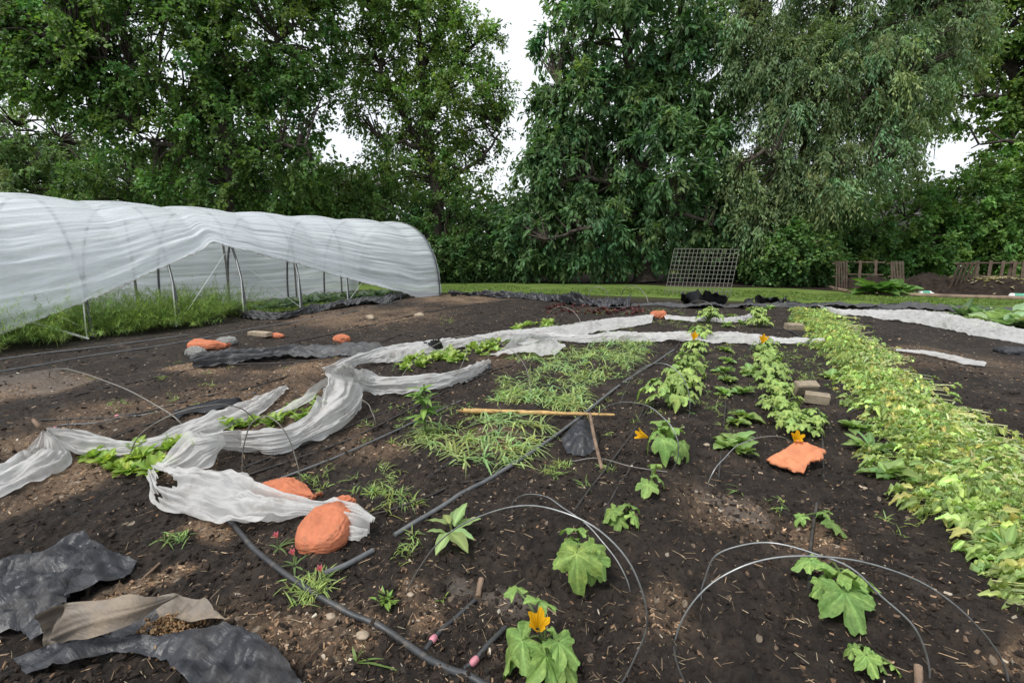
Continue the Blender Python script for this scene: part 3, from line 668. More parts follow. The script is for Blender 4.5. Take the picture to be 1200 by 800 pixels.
def scatter_things(proto_list, spots, label=None, group=None, smin=.85, smax=1.2):
    first = {}
    for k, s in enumerate(spots):
        p = proto_list[k % len(proto_list)]; loc = s[:3]; rz = rng.uniform(0, 6.28); sc = rng.uniform(smin, smax) * (s[3] if len(s) > 3 else 1)
        lb = label(k) if callable(label) else label
        if id(p) not in first:
            first[id(p)] = 1; p.location = [float(q) for q in loc]; p.rotation_euler = (0, 0, rz); p.scale = (sc,) * 3
            if lb: p['label'] = lb
        else: dup(p, loc, rz, sc, lb)

# cabbages in the tunnel
lab = 'blue-green cabbage plant in the row inside the polytunnel'
pr = [rosette('cabbage_plant', lab, 'cabbage', OVW, 16, .3, (.3, 1.1), (.2, .27, .19), 'cabbages in the polytunnel') for k in range(3)]
sp = []
for y in np.arange(8.0, 14.2, .42):
    for x in (-11.35, -11.9): sp.append((x + rng.normal(0, .06) + .5 * sstep(11, 14, y), y + rng.normal(0, .08), 0.02))
scatter_things(pr, sp, lab)
# low weeds at tunnel edge
A = Acc(); n = 5000; x = rng.uniform(-11.4, -10.7, n); y = rng.uniform(8.3, 12.8, n)
x += .3 * sstep(11, 14, y)
blades(A, np.stack([x, y, hgt(x, y)], -1), rdir(n, .3, 1), rng.uniform(.08, .25, n), .014, .5, tint((.22, .3, .08), n, .25, .12))
tag(A.build('tunnel_weeds', M_WEED, smooth=False), 'low yellow-green weeds at the open edge of the polytunnel', 'weeds', kind='stuff')

# ------------------------------------------------------------------ sheets
def ribbon(acc, st, m=56, A_=.018, k=7, step=.02, bulge=.0, hole=(), seed=0, rag=.03, lift=.008):
    """st: stations of (far-edge (u,v,z), near-edge (u,v,z))"""
    e0 = np.array([G(*q[0]) for q in st]); e1 = np.array([G(*q[1]) for q in st])
    ln = np.linalg.norm(np.diff((e0 + e1) / 2, axis=0), axis=1).mean(); n = int(max(4, min(60, ln / step)))
    E0 = catmull(e0, n); E1 = catmull(e1, n); N = len(E0); t = np.linspace(0, 1, m)
    Pp = E0[:, None] * (1 - t)[None, :, None] + E1[:, None] * t[None, :, None]
    s = np.concatenate([[0], np.cumsum(np.linalg.norm(np.diff((E0 + E1) / 2, axis=0), axis=1))])
    S = np.repeat(s[:, None], m, 1); T = np.repeat(t[None], N, 0)
    T2 = T + .12 * vn(S * 1.1 + seed, T * 2)
    fo = A_ * (np.abs(vn(T2 * k + seed, S * .9)) * 2 - .6) + A_ * .6 * vn(T2 * k * 2.3, S * 2.2 + seed) + A_ * .35 * vn(T2 * k * 4.5 + 3, S * 6 + seed) + A_ * .5 * (.4 - np.abs(vn(T2 * k * 3.1 + 9, S * 1.6 + seed))) + A_ * .8 * (.4 - np.abs(vn(S * 6 + T * 5 + seed, T * 4 - S * 4))) + A_ * .6 * (.4 - np.abs(vn(S * 11 - T * 7 + seed, T * 6 + S * 5)))
    gr = np.gradient(Pp, axis=0); ga = np.gradient(Pp, axis=1); nn = norm(np.cross(gr, ga)); nn = nn * np.sign(nn[..., 2:3] + 1e-9)
    wl = np.linalg.norm(E1 - E0, axis=1)[:, None]; amp = np.clip(wl / .25, .25, 1.3)
    Pp = Pp + nn * (fo * amp + bulge * np.sin(np.pi * T) * amp)[..., None]
    Pp[:, 0] += .05 * np.minimum(1, wl / .3) * vn(s * 2.1 + seed * 3, s * 0)[:, None] * norm(E0 - E1); Pp[:, 0] += rag * vn(s * 9 + seed, s * 0)[:, None] * norm(E0 - E1); Pp[:, -1] += rag * vn(s * 8 + seed + 5, s * 0)[:, None] * norm(E1 - E0)
    Pp[..., 2] = np.maximum(Pp[..., 2], hgt(Pp[..., 0], Pp[..., 1]) + lift + .006 * T)
    i = np.arange(N - 1)[:, None] * m + np.arange(m - 1)[None]; F = np.stack([i, i + m, i + m + 1, i + 1], -1).reshape(-1, 4)
    sn = S / s[-1]
    if hole:
        fc = F[:, 0]; a = sn.ravel()[fc]; b = T.ravel()[fc]; kp = np.ones(len(F), bool)
        jit = .25 * vn(a * 60, b * 30)
        for (hs0, ht0, rs, rt) in hole: kp &= ((a - hs0) / rs) ** 2 + ((b - ht0) / rt) ** 2 + jit > 1
        F = F[kp]
    acc.add(Pp.reshape(-1, 3), F, uv=np.stack([S, T * wl], -1).reshape(-1, 2))
def polysheet(acc, outline, res=.0135, amp=.03, sc=4, seed=0, lift=.01, crease=1.0, dome=0.0):
    B = np.array([G(*q) for q in outline]); 
    # refine boundary
    bd = []
    for a, b in zip(B, np.roll(B, -1, 0)):
        n = max(1, int(np.linalg.norm(b - a) / (res * 1.5)))
        for k in range(n):
            p = a + (b - a) * k / n; bd.append(p + np.array([rng.normal(0, .002), rng.normal(0, .002), 0]))
    bd = np.array(bd); lo = bd.min(0); hi = bd.max(0)
    gx, gy = np.meshgrid(np.arange(lo[0], hi[0], res), np.arange(lo[1], hi[1], res)); q = np.stack([gx.ravel(), gy.ravel()], -1) + rng.normal(0, res * .2, (gx.size, 2))
    ins = np.zeros(len(q), bool); x, y = q[:, 0], q[:, 1]
    for a, b in zip(bd, np.roll(bd, -1, 0)):
        c = ((a[1] > y) != (b[1] > y)) & (x < (b[0] - a[0]) * (y - a[1]) / (b[1] - a[1] + 1e-12) + a[0]); ins ^= c
    q = q[ins]
    nb = len(bd)
    r = delaunay_2d_cdt([Vector(p[:2]) for p in bd] + [Vector(p) for p in q], [], [list(range(nb))], 1, 1e-6)
    v2 = np.array([[p[0], p[1]] for p in r[0]]); fc = np.array([t for t in r[2] if len(t) == 3])
    zz = np.zeros(len(v2)); off = bd[:, 2] - hgt(bd[:, 0], bd[:, 1])
    for k in range(0, len(v2), 2000):
        d2 = ((v2[k:k + 2000, None] - bd[None, :, :2]) ** 2).sum(-1) + 1e-5; w = 1 / d2 ** 1.3; zz[k:k + 2000] = (w * off[None]).sum(1) / w.sum(1) + dome * (1 - np.exp(-np.sqrt(d2.min(1)) / .07))
    x, y = v2[:, 0], v2[:, 1]
    wx = x + .06 * vn(x * 5 + seed, y * 5); wy = y + .06 * vn(x * 5, y * 5 + seed)
    cr = amp * .16 * crease * (1 - 2.2 * np.abs(vn(wx * sc + seed, wy * sc * .6))) + amp * .22 * (1 - 2 * np.abs(vn(wx * sc * 2.3, wy * sc * 2.9 + seed))) + amp * .06 * vn(wx * sc * 6, wy * sc * 6)
    for q, an in enumerate((.3, .9, 1.2, 1.9, 2.3, 2.8)):
        ca, sa = math.cos(an + seed), math.sin(an + seed); al = x * ca + y * sa; ac = -x * sa + y * ca
        cr = cr + amp * .9 * np.maximum(0, vn(al * 1.5 + q * 7, ac * 1.5 + seed)) * (1 - 2.6 * np.abs(vn(al * 1.6 + seed + q, ac * 15 + .6 * vn(al * 4, ac * 4))))
    z = hgt(x, y) + lift + np.maximum(0, zz + cr)
    acc.add(np.stack([x, y, z], -1), fc, uv=v2)

# white row covers
A = Acc()
ribbon(A, [((50, 502, .24), (56, 503, .24)), ((34, 518, .15), (74, 520, .13)), ((18, 534, .06), (84, 533, .06)), ((-6, 548, .02), (62, 556, .03)), ((-40, 566, .02), (20, 572, .02)), ((-90, 590, .02), (-40, 600, .02))], A_=.03, k=5, bulge=.05, seed=1)
ribbon(A, [((54, 501, .24), (56, 507, .2)), ((85, 505, .15), (90, 528, .03)), ((120, 511, .1), (125, 532, .02)), ((160, 517, .07), (165, 529, .02)), ((195, 511, .07), (205, 520, .02)), ((240, 490, .08), (258, 504, .02)), ((285, 474, .07), (305, 486, .02)), ((318, 459, .05), (333, 462, .02)), ((334, 451, .03), (336, 453, .02))], A_=.03, k=5, bulge=.04, seed=2)
tag(A.build('row_cover', M_COVER), 'white row cover pulled up to a point on a bent stake by the pale mulch', 'row cover', 'torn white row covers over the beds')
A = Acc()
ribbon(A, [((192, 540, .12), (174, 560, .05)), ((222, 551, .11), (184, 588, .02)), ((262, 556, .12), (222, 607, .02)), ((288, 560, .11), (268, 616, .02)), ((302, 574, .08), (298, 619, .02)), ((340, 584, .08), (330, 612, .02)), ((380, 588, .06), (372, 606, .02)), ((415, 590, .06), (410, 634, .01)), ((440, 607, .03), (430, 630, .01))],
       A_=.035, k=5, bulge=.05, hole=((.13, .55, .07, .2), (.16, .9, .02, .08)), seed=3, m=70)
ribbon(A, [((186, 545, .12), (200, 556, .1)), ((205, 527, .2), (228, 552, .08)), ((222, 514, .26), (243, 541, .1)), ((236, 511, .27), (252, 530, .13)), ((262, 512, .2), (266, 520, .12))], A_=.02, k=4, bulge=.02, seed=9)
tag(A.build('row_cover', M_COVER), 'crumpled white row cover with holes, its end under an orange sandbag', 'row cover', 'torn white row covers over the beds')
A = Acc()
ribbon(A, [((238, 512, .25), (246, 522, .1)), ((270, 505, .2), (272, 523, .05)), ((320, 503, .14), (320, 527, .02)), ((352, 496, .12), (360, 518, .02)), ((372, 474, .2), (396, 499, .02)), ((382, 450, .33), (422, 478, .03)), ((388, 434, .42), (424, 452, .15)), ((398, 429, .46), (414, 431, .45))], A_=.028, k=5, bulge=.05, seed=4)
ribbon(A, [((400, 429, .46), (400, 431, .45)), ((416, 431, .38), (414, 450, .2)), ((432, 437, .22), (432, 459, .04)), ((470, 440, .14), (470, 463, .02)), ((520, 437, .12), (520, 457, .02)), ((556, 428, .1), (560, 441, .02)), ((572, 424, .06), (575, 430, .02))], A_=.025, k=5, bulge=.05, seed=5)
ribbon(A, [((316, 483, .06), (318, 487, .03)), ((345, 470, .12), (350, 475, .08)), ((372, 450, .26), (378, 455, .2)), ((396, 430, .45), (402, 432, .42))], A_=.015, k=3, bulge=.02, seed=6, m=14)
ribbon(A, [((378, 431, .2), (384, 435, .12)), ((420, 416, .18), (428, 426, .06)), ((470, 404, .14), (470, 424, .02)), ((505, 400, .14), (500, 416, .02)), ((540, 397, .12), (545, 406, .04)), ((600, 388, .1), (604, 397, .02)), ((665, 380, .08), (668, 395, .02)), ((720, 373, .06), (722, 387, .02)), ((766, 370, .04), (764, 379, .02))], A_=.02, k=4, bulge=.05, seed=7)
tag(A.build('row_cover', M_COVER), 'long white row cover gathered to a high peak over the lettuce bed', 'row cover', 'torn white row covers over the beds')
A = Acc(); ribbon(A, [((606, 391, .28), (642, 391, .24)), ((594, 403, .16), (652, 399, .1)), ((582, 411, .06), (662, 405, .05)), ((568, 420, .02), (650, 417, .02))], A_=.025, k=4, bulge=.05, seed=8)
tag(A.build('row_cover', M_COVER), 'small tent-shaped white row cover beside the young lettuces', 'row cover', 'torn white row covers over the beds')
A = Acc(); ribbon(A, [((640, 391, .1), (645, 398, .03)), ((690, 393, .1), (690, 402, .02)), ((760, 389, .1), (760, 401, .02)), ((820, 390, .1), (820, 401, .02)), ((880, 393, .08), (880, 403, .02)), ((965, 399, .05), (967, 405, .02))], A_=.03, k=3, bulge=.04, seed=10)
tag(A.build('row_cover', M_COVER), 'white row cover rolled flat across the squash rows', 'row cover', 'torn white row covers over the beds')
A = Acc(); ribbon(A, [((778, 370, .06), (780, 375, .02)), ((820, 372, .06), (820, 377, .02)), ((860, 372, .06), (862, 378, .02)), ((880, 368, .06), (884, 373, .02))], A_=.02, k=3, bulge=.03, seed=11, m=16)
tag(A.build('row_cover', M_COVER), 'short white cover strip near the far red sandbag', 'row cover', 'torn white row covers over the beds')
A = Acc(); ribbon(A, [((958, 358, .14), (966, 366, .02)), ((985, 364, .1), (985, 369, .02)), ((1040, 364, .1), (1030, 373, .02)), ((1095, 366, .12), (1090, 382, .02)), ((1145, 375, .12), (1140, 393, .02)), ((1200, 386, .12), (1196, 402, .02)), ((1270, 396, .1), (1268, 416, .02))], A_=.03, k=5, bulge=.05, seed=12)
tag(A.build('row_cover', M_COVER), 'wide white row cover running beside bare soil to the cabbages', 'row cover', 'torn white row covers over the beds')
A = Acc(); ribbon(A, [((1050, 409, .03), (1050, 412, .02)), ((1090, 412, .04), (1088, 417, .02)), ((1128, 419, .05), (1126, 426, .02)), ((1156, 425, .03), (1154, 429, .02))], A_=.015, k=3, bulge=.02, seed=13, m=14)
tag(A.build('row_cover', M_COVER), 'narrow torn white strip lying on bare soil', 'row cover', 'torn white row covers over the beds')

# black plastic and landscape fabric
bp_ = 'black plastic sheets on the soil'
A = Acc(); polysheet(A, [(-60, 700, .02), (0, 668, .03), (50, 645, .05), (98, 625, .06), (112, 634, .05), (100, 668, .04), (82, 697, .06), (60, 738, .08), (36, 752, .06), (20, 740, .02), (-60, 760, .02)], amp=.026, sc=2.6, seed=2)
polysheet(A, [(108, 640, .05), (128, 645, .03), (161, 660, .02), (150, 677, .02), (125, 683, .03), (96, 697, .04), (75, 704, .05), (90, 672, .05)], amp=.02, sc=3, seed=5)
tag(A.build('plastic_sheet', M_BLACKP), 'glossy black plastic sheet bunched beside the brown folded flap', 'plastic sheet', bp_)
A = Acc(); polysheet(A, [(16, 772, .02), (62, 757, .05), (130, 748, .06), (200, 744, .05), (262, 730, .06), (300, 748, .05), (330, 775, .03), (365, 815, .02), (260, 850, .02), (205, 790, .03), (195, 772, .03), (130, 766, .02), (70, 785, .01), (30, 792, .01)], amp=.024, sc=2.6, seed=8)
tag(A.build('plastic_sheet', M_BLACKP), 'black plastic sheet below the brown flap, half buried in soil', 'plastic sheet', bp_)
A = Acc(); ribbon(A, [((38, 716, .2), (50, 756, .03)), ((75, 704, .22), (64, 757, .04)), ((120, 701, .22), (105, 741, .13)), ((165, 698, .2), (155, 722, .15)), ((208, 697, .14), (209, 699, .14))], A_=.008, k=3, bulge=.03, seed=3, m=20)
tag(A.build('folded_flap', M_DUST), 'stiff dusty brown flap folded over the black plastic', 'plastic flap')
A = Acc(); polysheet(A, [(182, 704, .08), (215, 700, .08), (240, 705, .07), (266, 729, .07), (230, 731, .06), (186, 728, .05)], amp=.012, sc=4, seed=3)
tag(A.build('folded_flap', M_DUST), 'small grey-brown fold lying behind the black plastic edge', 'plastic flap')
A = Acc(); polysheet(A, [(60, 742, .0), (120, 722, .0), (190, 715, .0), (240, 728, .0), (200, 745, .0), (130, 752, .0), (70, 757, .0)], amp=.01, sc=5, seed=4)
tag(A.build('plastic_sheet', M_BLACKP), 'dark wet plastic inside the fold holding a clump of mulch', 'plastic sheet', bp_)
A = Acc(); ribbon(A, [((222, 419, .12), (226, 430, .02)), ((270, 412, .1), (270, 427, .02)), ((330, 408, .1), (330, 423, .02)), ((385, 404, .12), (385, 418, .02)), ((430, 400, .14), (430, 416, .02)), ((450, 408, .05), (452, 412, .02))], A_=.04, k=3, bulge=.05, seed=14)
tag(A.build('landscape_fabric', M_GREYF), 'dark grey fabric strip weighed down by an orange sandbag', 'landscape fabric')
A = Acc(); ribbon(A, [((272, 364, .1), (280, 369, .02)), ((300, 367, .12), (300, 374, .02)), ((335, 366, .12), (335, 375, .02)), ((362, 359, .15), (362, 367, .02)), ((410, 352, .12), (410, 359, .02)), ((450, 347, .12), (450, 355, .02)), ((474, 343, .12), (476, 348, .02))], A_=.06, k=3, bulge=.05, seed=15)
tag(A.build('landscape_fabric', M_GREYF), 'crumpled grey fabric along the open foot of the polytunnel', 'landscape fabric')
A = Acc(); ribbon(A, [((525, 343, .12), (530, 347, .02)), ((580, 343, .16), (580, 349, .02)), ((640, 346, .14), (640, 353, .02)), ((700, 351, .14), (700, 358, .02)), ((738, 352, .1), (738, 360, .02))], A_=.1, k=3, bulge=.05, seed=16, m=24)
tag(A.build('plastic_sheet', M_BLACKP), 'crumpled black plastic line along the lawn behind red lettuces', 'plastic sheet', bp_)
A = Acc(); ribbon(A, [((702, 352, .06), (702, 361, .02)), ((738, 351, .06), (738, 361, .02))], A_=.02, k=3, seed=17, m=16)
tag(A.build('landscape_fabric', M_GREYF), 'flat grey fabric square by the small far hoops', 'landscape fabric')
A = Acc(); polysheet(A, [(798, 347, .25), (815, 344, .35), (840, 345, .35), (855, 350, .2), (850, 357, .02), (815, 357, .02), (798, 352, .05)], amp=.16, sc=2.4, seed=6, res=.06)
tag(A.build('plastic_sheet', M_BLACKP), 'black plastic heap under the leaning wire panel', 'plastic sheet', bp_)
A = Acc(); ribbon(A, [((738, 355, .08), (740, 359, .02)), ((820, 356, .08), (820, 361, .02)), ((900, 356, .08), (900, 361, .02)), ((1030, 357, .08), (1030, 362, .02)), ((1120, 359, .08), (1118, 364, .02)), ((1200, 362, .08), (1200, 368, .02)), ((1290, 366, .06), (1290, 372, .02))], A_=.05, k=3, seed=18, m=18)
tag(A.build('landscape_fabric', M_GREYF), 'long grey fabric strip edging the lawn', 'landscape fabric')
A = Acc(); polysheet(A, [(872, 352, .1), (890, 350, .25), (915, 351, .2), (925, 356, .02), (890, 358, .02), (872, 357, .02)], amp=.1, sc=3, seed=7, res=.06)
tag(A.build('plastic_sheet', M_BLACKP), 'black plastic scrap on the grey strip behind squash rows', 'plastic sheet', bp_)
A = Acc(); ribbon(A, [((203, 481, .05), (206, 487, .02)), ((230, 475, .07), (232, 484, .02)), ((260, 468, .07), (262, 477, .02)), ((282, 465, .05), (284, 470, .02))], A_=.03, k=3, bulge=.03, seed=19, m=16)
tag(A.build('plastic_sheet', M_BLACKP), 'rolled black plastic beside the drip lines', 'plastic sheet', bp_)
A = Acc(); ribbon(A, [((540, 432, .04), (542, 436, .02)), ((575, 427, .05), (577, 432, .02)), ((498, 424, .1), (500, 430, .02))][:2], A_=.02, k=2, seed=20, m=10)
tag(A.build('plastic_sheet', M_BLACKP), 'black plastic strip lying among young lettuces', 'plastic sheet', bp_)
A = Acc(); polysheet(A, [(492, 404, .1), (515, 398, .25), (520, 408, .1), (505, 414, .02), (492, 412, .02)], amp=.06, sc=5, seed=9)
tag(A.build('plastic_sheet', M_BLACKP), 'black plastic scrap caught on the rolled white cover', 'plastic sheet', bp_)

# ------------------------------------------------------------------ pipes and drip lines
def pipe(name, label, pts, r, mat, cat='pipe', group=None, off=.6, sides=8, valves=()):
    P = np.array([G(p[0], p[1], (p[2] if len(p) > 2 else 0) + r * off) for p in pts]); Q = catmull(P, 14)
    Q = Q.copy(); lo = hgt(Q[:, 0], Q[:, 1]) + r * off * .4; Q[:, 2] = np.maximum(Q[:, 2], lo)
    k = np.ones(7) / 7; Q[:, 2] = np.convolve(np.pad(Q[:, 2], 3, 'edge'), k, 'valid')
    A = Acc(); tube(A, Q, r, sides); o = A.build(name, mat, loc=Q[0]); tag(o, label, cat, group)
    for (u, v) in valves:
        p = G(u, v, .02); B = Acc(); d = norm(Q[-1] - Q[0]); kk = int(np.argmin(((Q - p) ** 2).sum(1))); p = Q[kk]; d = norm(Q[min(kk + 1, len(Q) - 1)] - Q[max(kk - 1, 0)])
        s = np.linspace(-1, 1, 9); tube(B, p + d * (s * .019)[:, None], r * .55 + .007 * np.sqrt(np.maximum(0, 1 - s ** 2)) + .002, 10)
        vo_ = B.build('valve', M_PINK, o, loc=Q[0]); vo_.location = (0, 0, 0)
    return o
pipe('water_pipe', 'thick black water pipe running from the white cover to the picture bottom', [(262, 606), (275, 617), (300, 645), (345, 680), (400, 712), (455, 740), (510, 772), (560, 800), (625, 838)], .0145, M_PIPE, group='thick water pipes')
pipe('water_pipe', 'grey water pipe running past the black bag to the grassy bed', [(462, 626), (510, 598), (560, 570), (633, 523), (683, 486), (720, 456), (760, 430), (790, 410)], .0145, M_PIPEG, group='thick water pipes')
pipe('water_pipe', 'short grey pipe length beside the big orange sandbag', [(380, 674), (405, 662), (437, 645)], .0145, M_PIPEG, group='thick water pipes')
dg = 'thin drip lines'
pipe('drip_line', 'drip line stub with pink valve nearest the thin hoop foot', [(498, 762), (510, 748), (530, 728), (557, 703)], .011, M_PIPE, 'drip line', dg, valves=[(510, 748)])
pipe('drip_line', 'drip line stub with pink valve beside the flowering squash', [(545, 783), (556, 772), (572, 755), (592, 735)], .011, M_PIPE, 'drip line', dg, valves=[(556, 772)])
pipe('drip_line', 'black drip line joining the grey pipe from the white cover end', [(432, 604), (470, 591), (517, 576), (587, 556), (633, 528)], .007, M_DRIP, 'drip line', dg)
pipe('drip_line', 'grey drip line ending at the tall weed', [(270, 590), (323, 567), (400, 533), (487, 493), (540, 470)], .009, M_PIPEG, 'drip line', dg)
pipe('drip_line', 'long dark drip line sweeping from the cover to the tent-shaped cover', [(262, 570), (300, 557), (400, 520), (500, 470), (580, 433), (660, 420), (700, 405)], .009, M_DRIP, 'drip line', dg)
pipe('drip_line', 'dark drip line just in front of the long white cover', [(285, 549), (300, 543), (383, 510), (440, 487), (513, 460), (575, 437)], .008, M_DRIP, 'drip line', dg)
pipe('drip_line', 'drip line between black bag and young squash seedlings', [(672, 600), (690, 575), (718, 540), (740, 510), (765, 470)], .008, M_DRIP, 'drip line', dg)
pipe('drip_line', 'short drip line beside the lone squash seedling', [(708, 605), (715, 588), (735, 556), (745, 540)], .008, M_DRIP, 'drip line', dg)
pipe('drip_line', 'drip line with pink valve from the bent stake to the rolled black plastic', [(47, 492), (85, 491), (125, 489), (192, 477), (287, 456), (340, 440)], .009, M_DRIP, 'drip line', dg, valves=[(125, 489)])
pipe('drip_line', 'drip line with pink valve along the lower edge behind bent stake', [(60, 505), (72, 498), (110, 496), (160, 488), (240, 480), (300, 462)], .008, M_PIPEG, 'drip line', dg, valves=[(72, 498)])
pipe('drip_line', 'dark curved line under the curly lettuces with pink valves', [(100, 527), (125, 536), (155, 540), (172, 550), (178, 562)], .011, M_PIPE, 'drip line', dg, valves=[(126, 536), (152, 539)])
pipe('drip_line', 'pale drip line across bare soil in front of the fennel', [(-20, 438), (50, 427), (100, 418), (207, 402), (300, 385), (400, 368), (470, 352)], .012, M_PIPEG, 'drip line', dg)
pipe('drip_line', 'grey drip line close to the fennel edge', [(-20, 424), (50, 414), (130, 405), (220, 393)], .012, M_PIPEG, 'drip line', dg)
pipe('drip_line', 'dark drip line through the mulch towards the grey fabric strip', [(130, 512), (175, 498), (220, 484)], .009, M_DRIP, 'drip line', dg)
pipe('drip_line', 'dark drip line between the two flowering squash rows', [(842, 560), (848, 500), (852, 450), (855, 410)], .007, M_DRIP, 'drip line', dg)
pipe('drip_line', 'thin dark line crossing the bare soil before the grey fabric strip', [(60, 470), (150, 450), (260, 428), (380, 422), (470, 392)], .009, M_DRIP, 'drip line', dg)
pipe('drip_line', 'dark line along the edge of the wilted row', [(965, 560), (962, 500), (950, 440), (935, 400), (920, 372)], .008, M_DRIP, 'drip line', dg)
pipe('drip_line', 'dark line between grassy bed and the hooped squash row', [(745, 500), (765, 455), (785, 420), (800, 395), (812, 372)], .009, M_DRIP, 'drip line', dg)
pipe('drip_line', 'dark line running to the far lawn beside the small flat sandbag', [(340, 402), (420, 384), (520, 362), (600, 352)], .011, M_DRIP, 'drip line', dg)
pipe('drip_line', 'black hose coil lying by the squash row end', [(905, 385), (925, 388), (938, 396), (925, 399), (905, 392)], .014, M_PIPE, 'drip line', dg)
pipe('drip_line', 'thin line under grassy bed towards the grey pipe', [(500, 560), (560, 520), (600, 493), (660, 460), (700, 440)], .007, M_DRIP, 'drip line', dg)

# ------------------------------------------------------------------ wire hoops
hg = 'wire hoops over the beds'
def hoop(label, a, b, ap, r=.0033, mat=M_WIRE, apz=None, lean=(0, 0), stick=.0):
    A0 = G(*a, -.02); B0 = G(*b, -.02); Mi = (A0 + B0) / 2; e = (B0 - A0) / 2
    if apz is None:
        nrm = np.cross(e, [0, 0, 1.0]); nrm /= np.linalg.norm(nrm); d = ray(*ap); t = ((Mi - CAM) @ nrm) / (d @ nrm); Ap = CAM + d * t
    else: Ap = gp(ap[0], ap[1], apz)
    V = Ap - Mi; th = np.linspace(0, math.pi, 48)
    P = Mi - e * np.cos(th)[:, None] + V * (np.sin(th) ** .9)[:, None]
    P = P + .008 * np.stack([vn(th * 3, th * 0 + k + a[0]) for k in range(3)], -1)
    A = Acc(); tube(A, P, r, 6); o = A.build('wire_hoop', mat, loc=A0); tag(o, label, 'wire hoop', hg); return o
hoop('near bright wire hoop arching over the seedling with long leaves', (476, 700), (728, 805), (655, 596))
hoop('thinner hoop crossing behind the hoop over long-leaved seedling', (600, 607), (741, 700), (655, 590), .0032)
hoop('large wire hoop over the big-leaved squash by the picture corner', (803, 810), (1182, 805), (940, 652))
hoop('inner wire hoop beside the large hoop around the big-leaved squash', (824, 704), (1090, 800), (935, 641), .0038)
hoop('wire hoop bent down to the faded sandbag', (835, 580), (932, 528), (876, 517), .0035)
hoop('wire hoop standing over the middle of the first squash row', (727, 476), (806, 492), (775, 425), .0035)
hoop('wire hoop over the flowering squash with drooping leaves', (690, 508), (786, 555), (757, 475), .0035)
hoop('small dull hoop by the far black plastic line', (690, 350), (713, 351), (701, 336), .012, M_WIRED)
hoop('dull hoop standing beside grey fabric square', (728, 352), (760, 359), (742, 335), .012, M_WIRED)
hoop('thin wire bent over the red lettuces', (640, 378), (680, 388), (662, 360), .007, M_WIRED)
hoop('leaning wire hoop lying over pale mulch behind the bent stake', (60, 446), (218, 508), (115, 443), .006, M_WIRED, apz=.3)
hoop('thin hoop fallen across the lettuce by the gathered cover', (155, 540), (300, 500), (228, 478), .0045, M_WIRED, apz=.35)
hoop('thin hoop holding the crumpled cover above the lettuces', (285, 556), (353, 572), (312, 488), .0042, M_WIRED)
hoop('thin hoop at the cover fold by tall peak', (408, 475), (440, 500), (425, 468), .004, M_WIRED)
hoop('thin hoop in the young lettuces', (505, 424), (520, 455), (545, 405), .0045, M_WIRED, apz=.35)
hoop('thin hoop over the bed end of the long cover', (468, 450), (620, 470), (560, 395), .004, M_WIRED, apz=.5)
hoop('far thin hoop on the far squash row end', (800, 372), (840, 380), (822, 352), .006, M_WIRED)
pipe('wire_stake', 'thin bent wire lying beside the black bag', [(668, 541), (700, 539, .03), (740, 543, .05), (782, 553)], .0042, M_WIRED, 'wire', None)
pipe('wire_stake', 'thin upright wire beside the bent stake', [(82, 526), (80, 505, .12), (79, 490, .25)], .005, M_WIRED, 'wire', None)
pipe('bent_stake', 'dark bent stake holding the white cover point', [(64, 512), (55, 503, .16), (46, 497, .27), (39, 492, .3)], .014, M_STICK, 'stake', None)
pipe('drip_line', 'dark upright riser tube behind the big-leaved squash', [(948, 690), (950, 640, .0), (957, 590, .02)], .009, M_DRIP, 'drip line', dg)

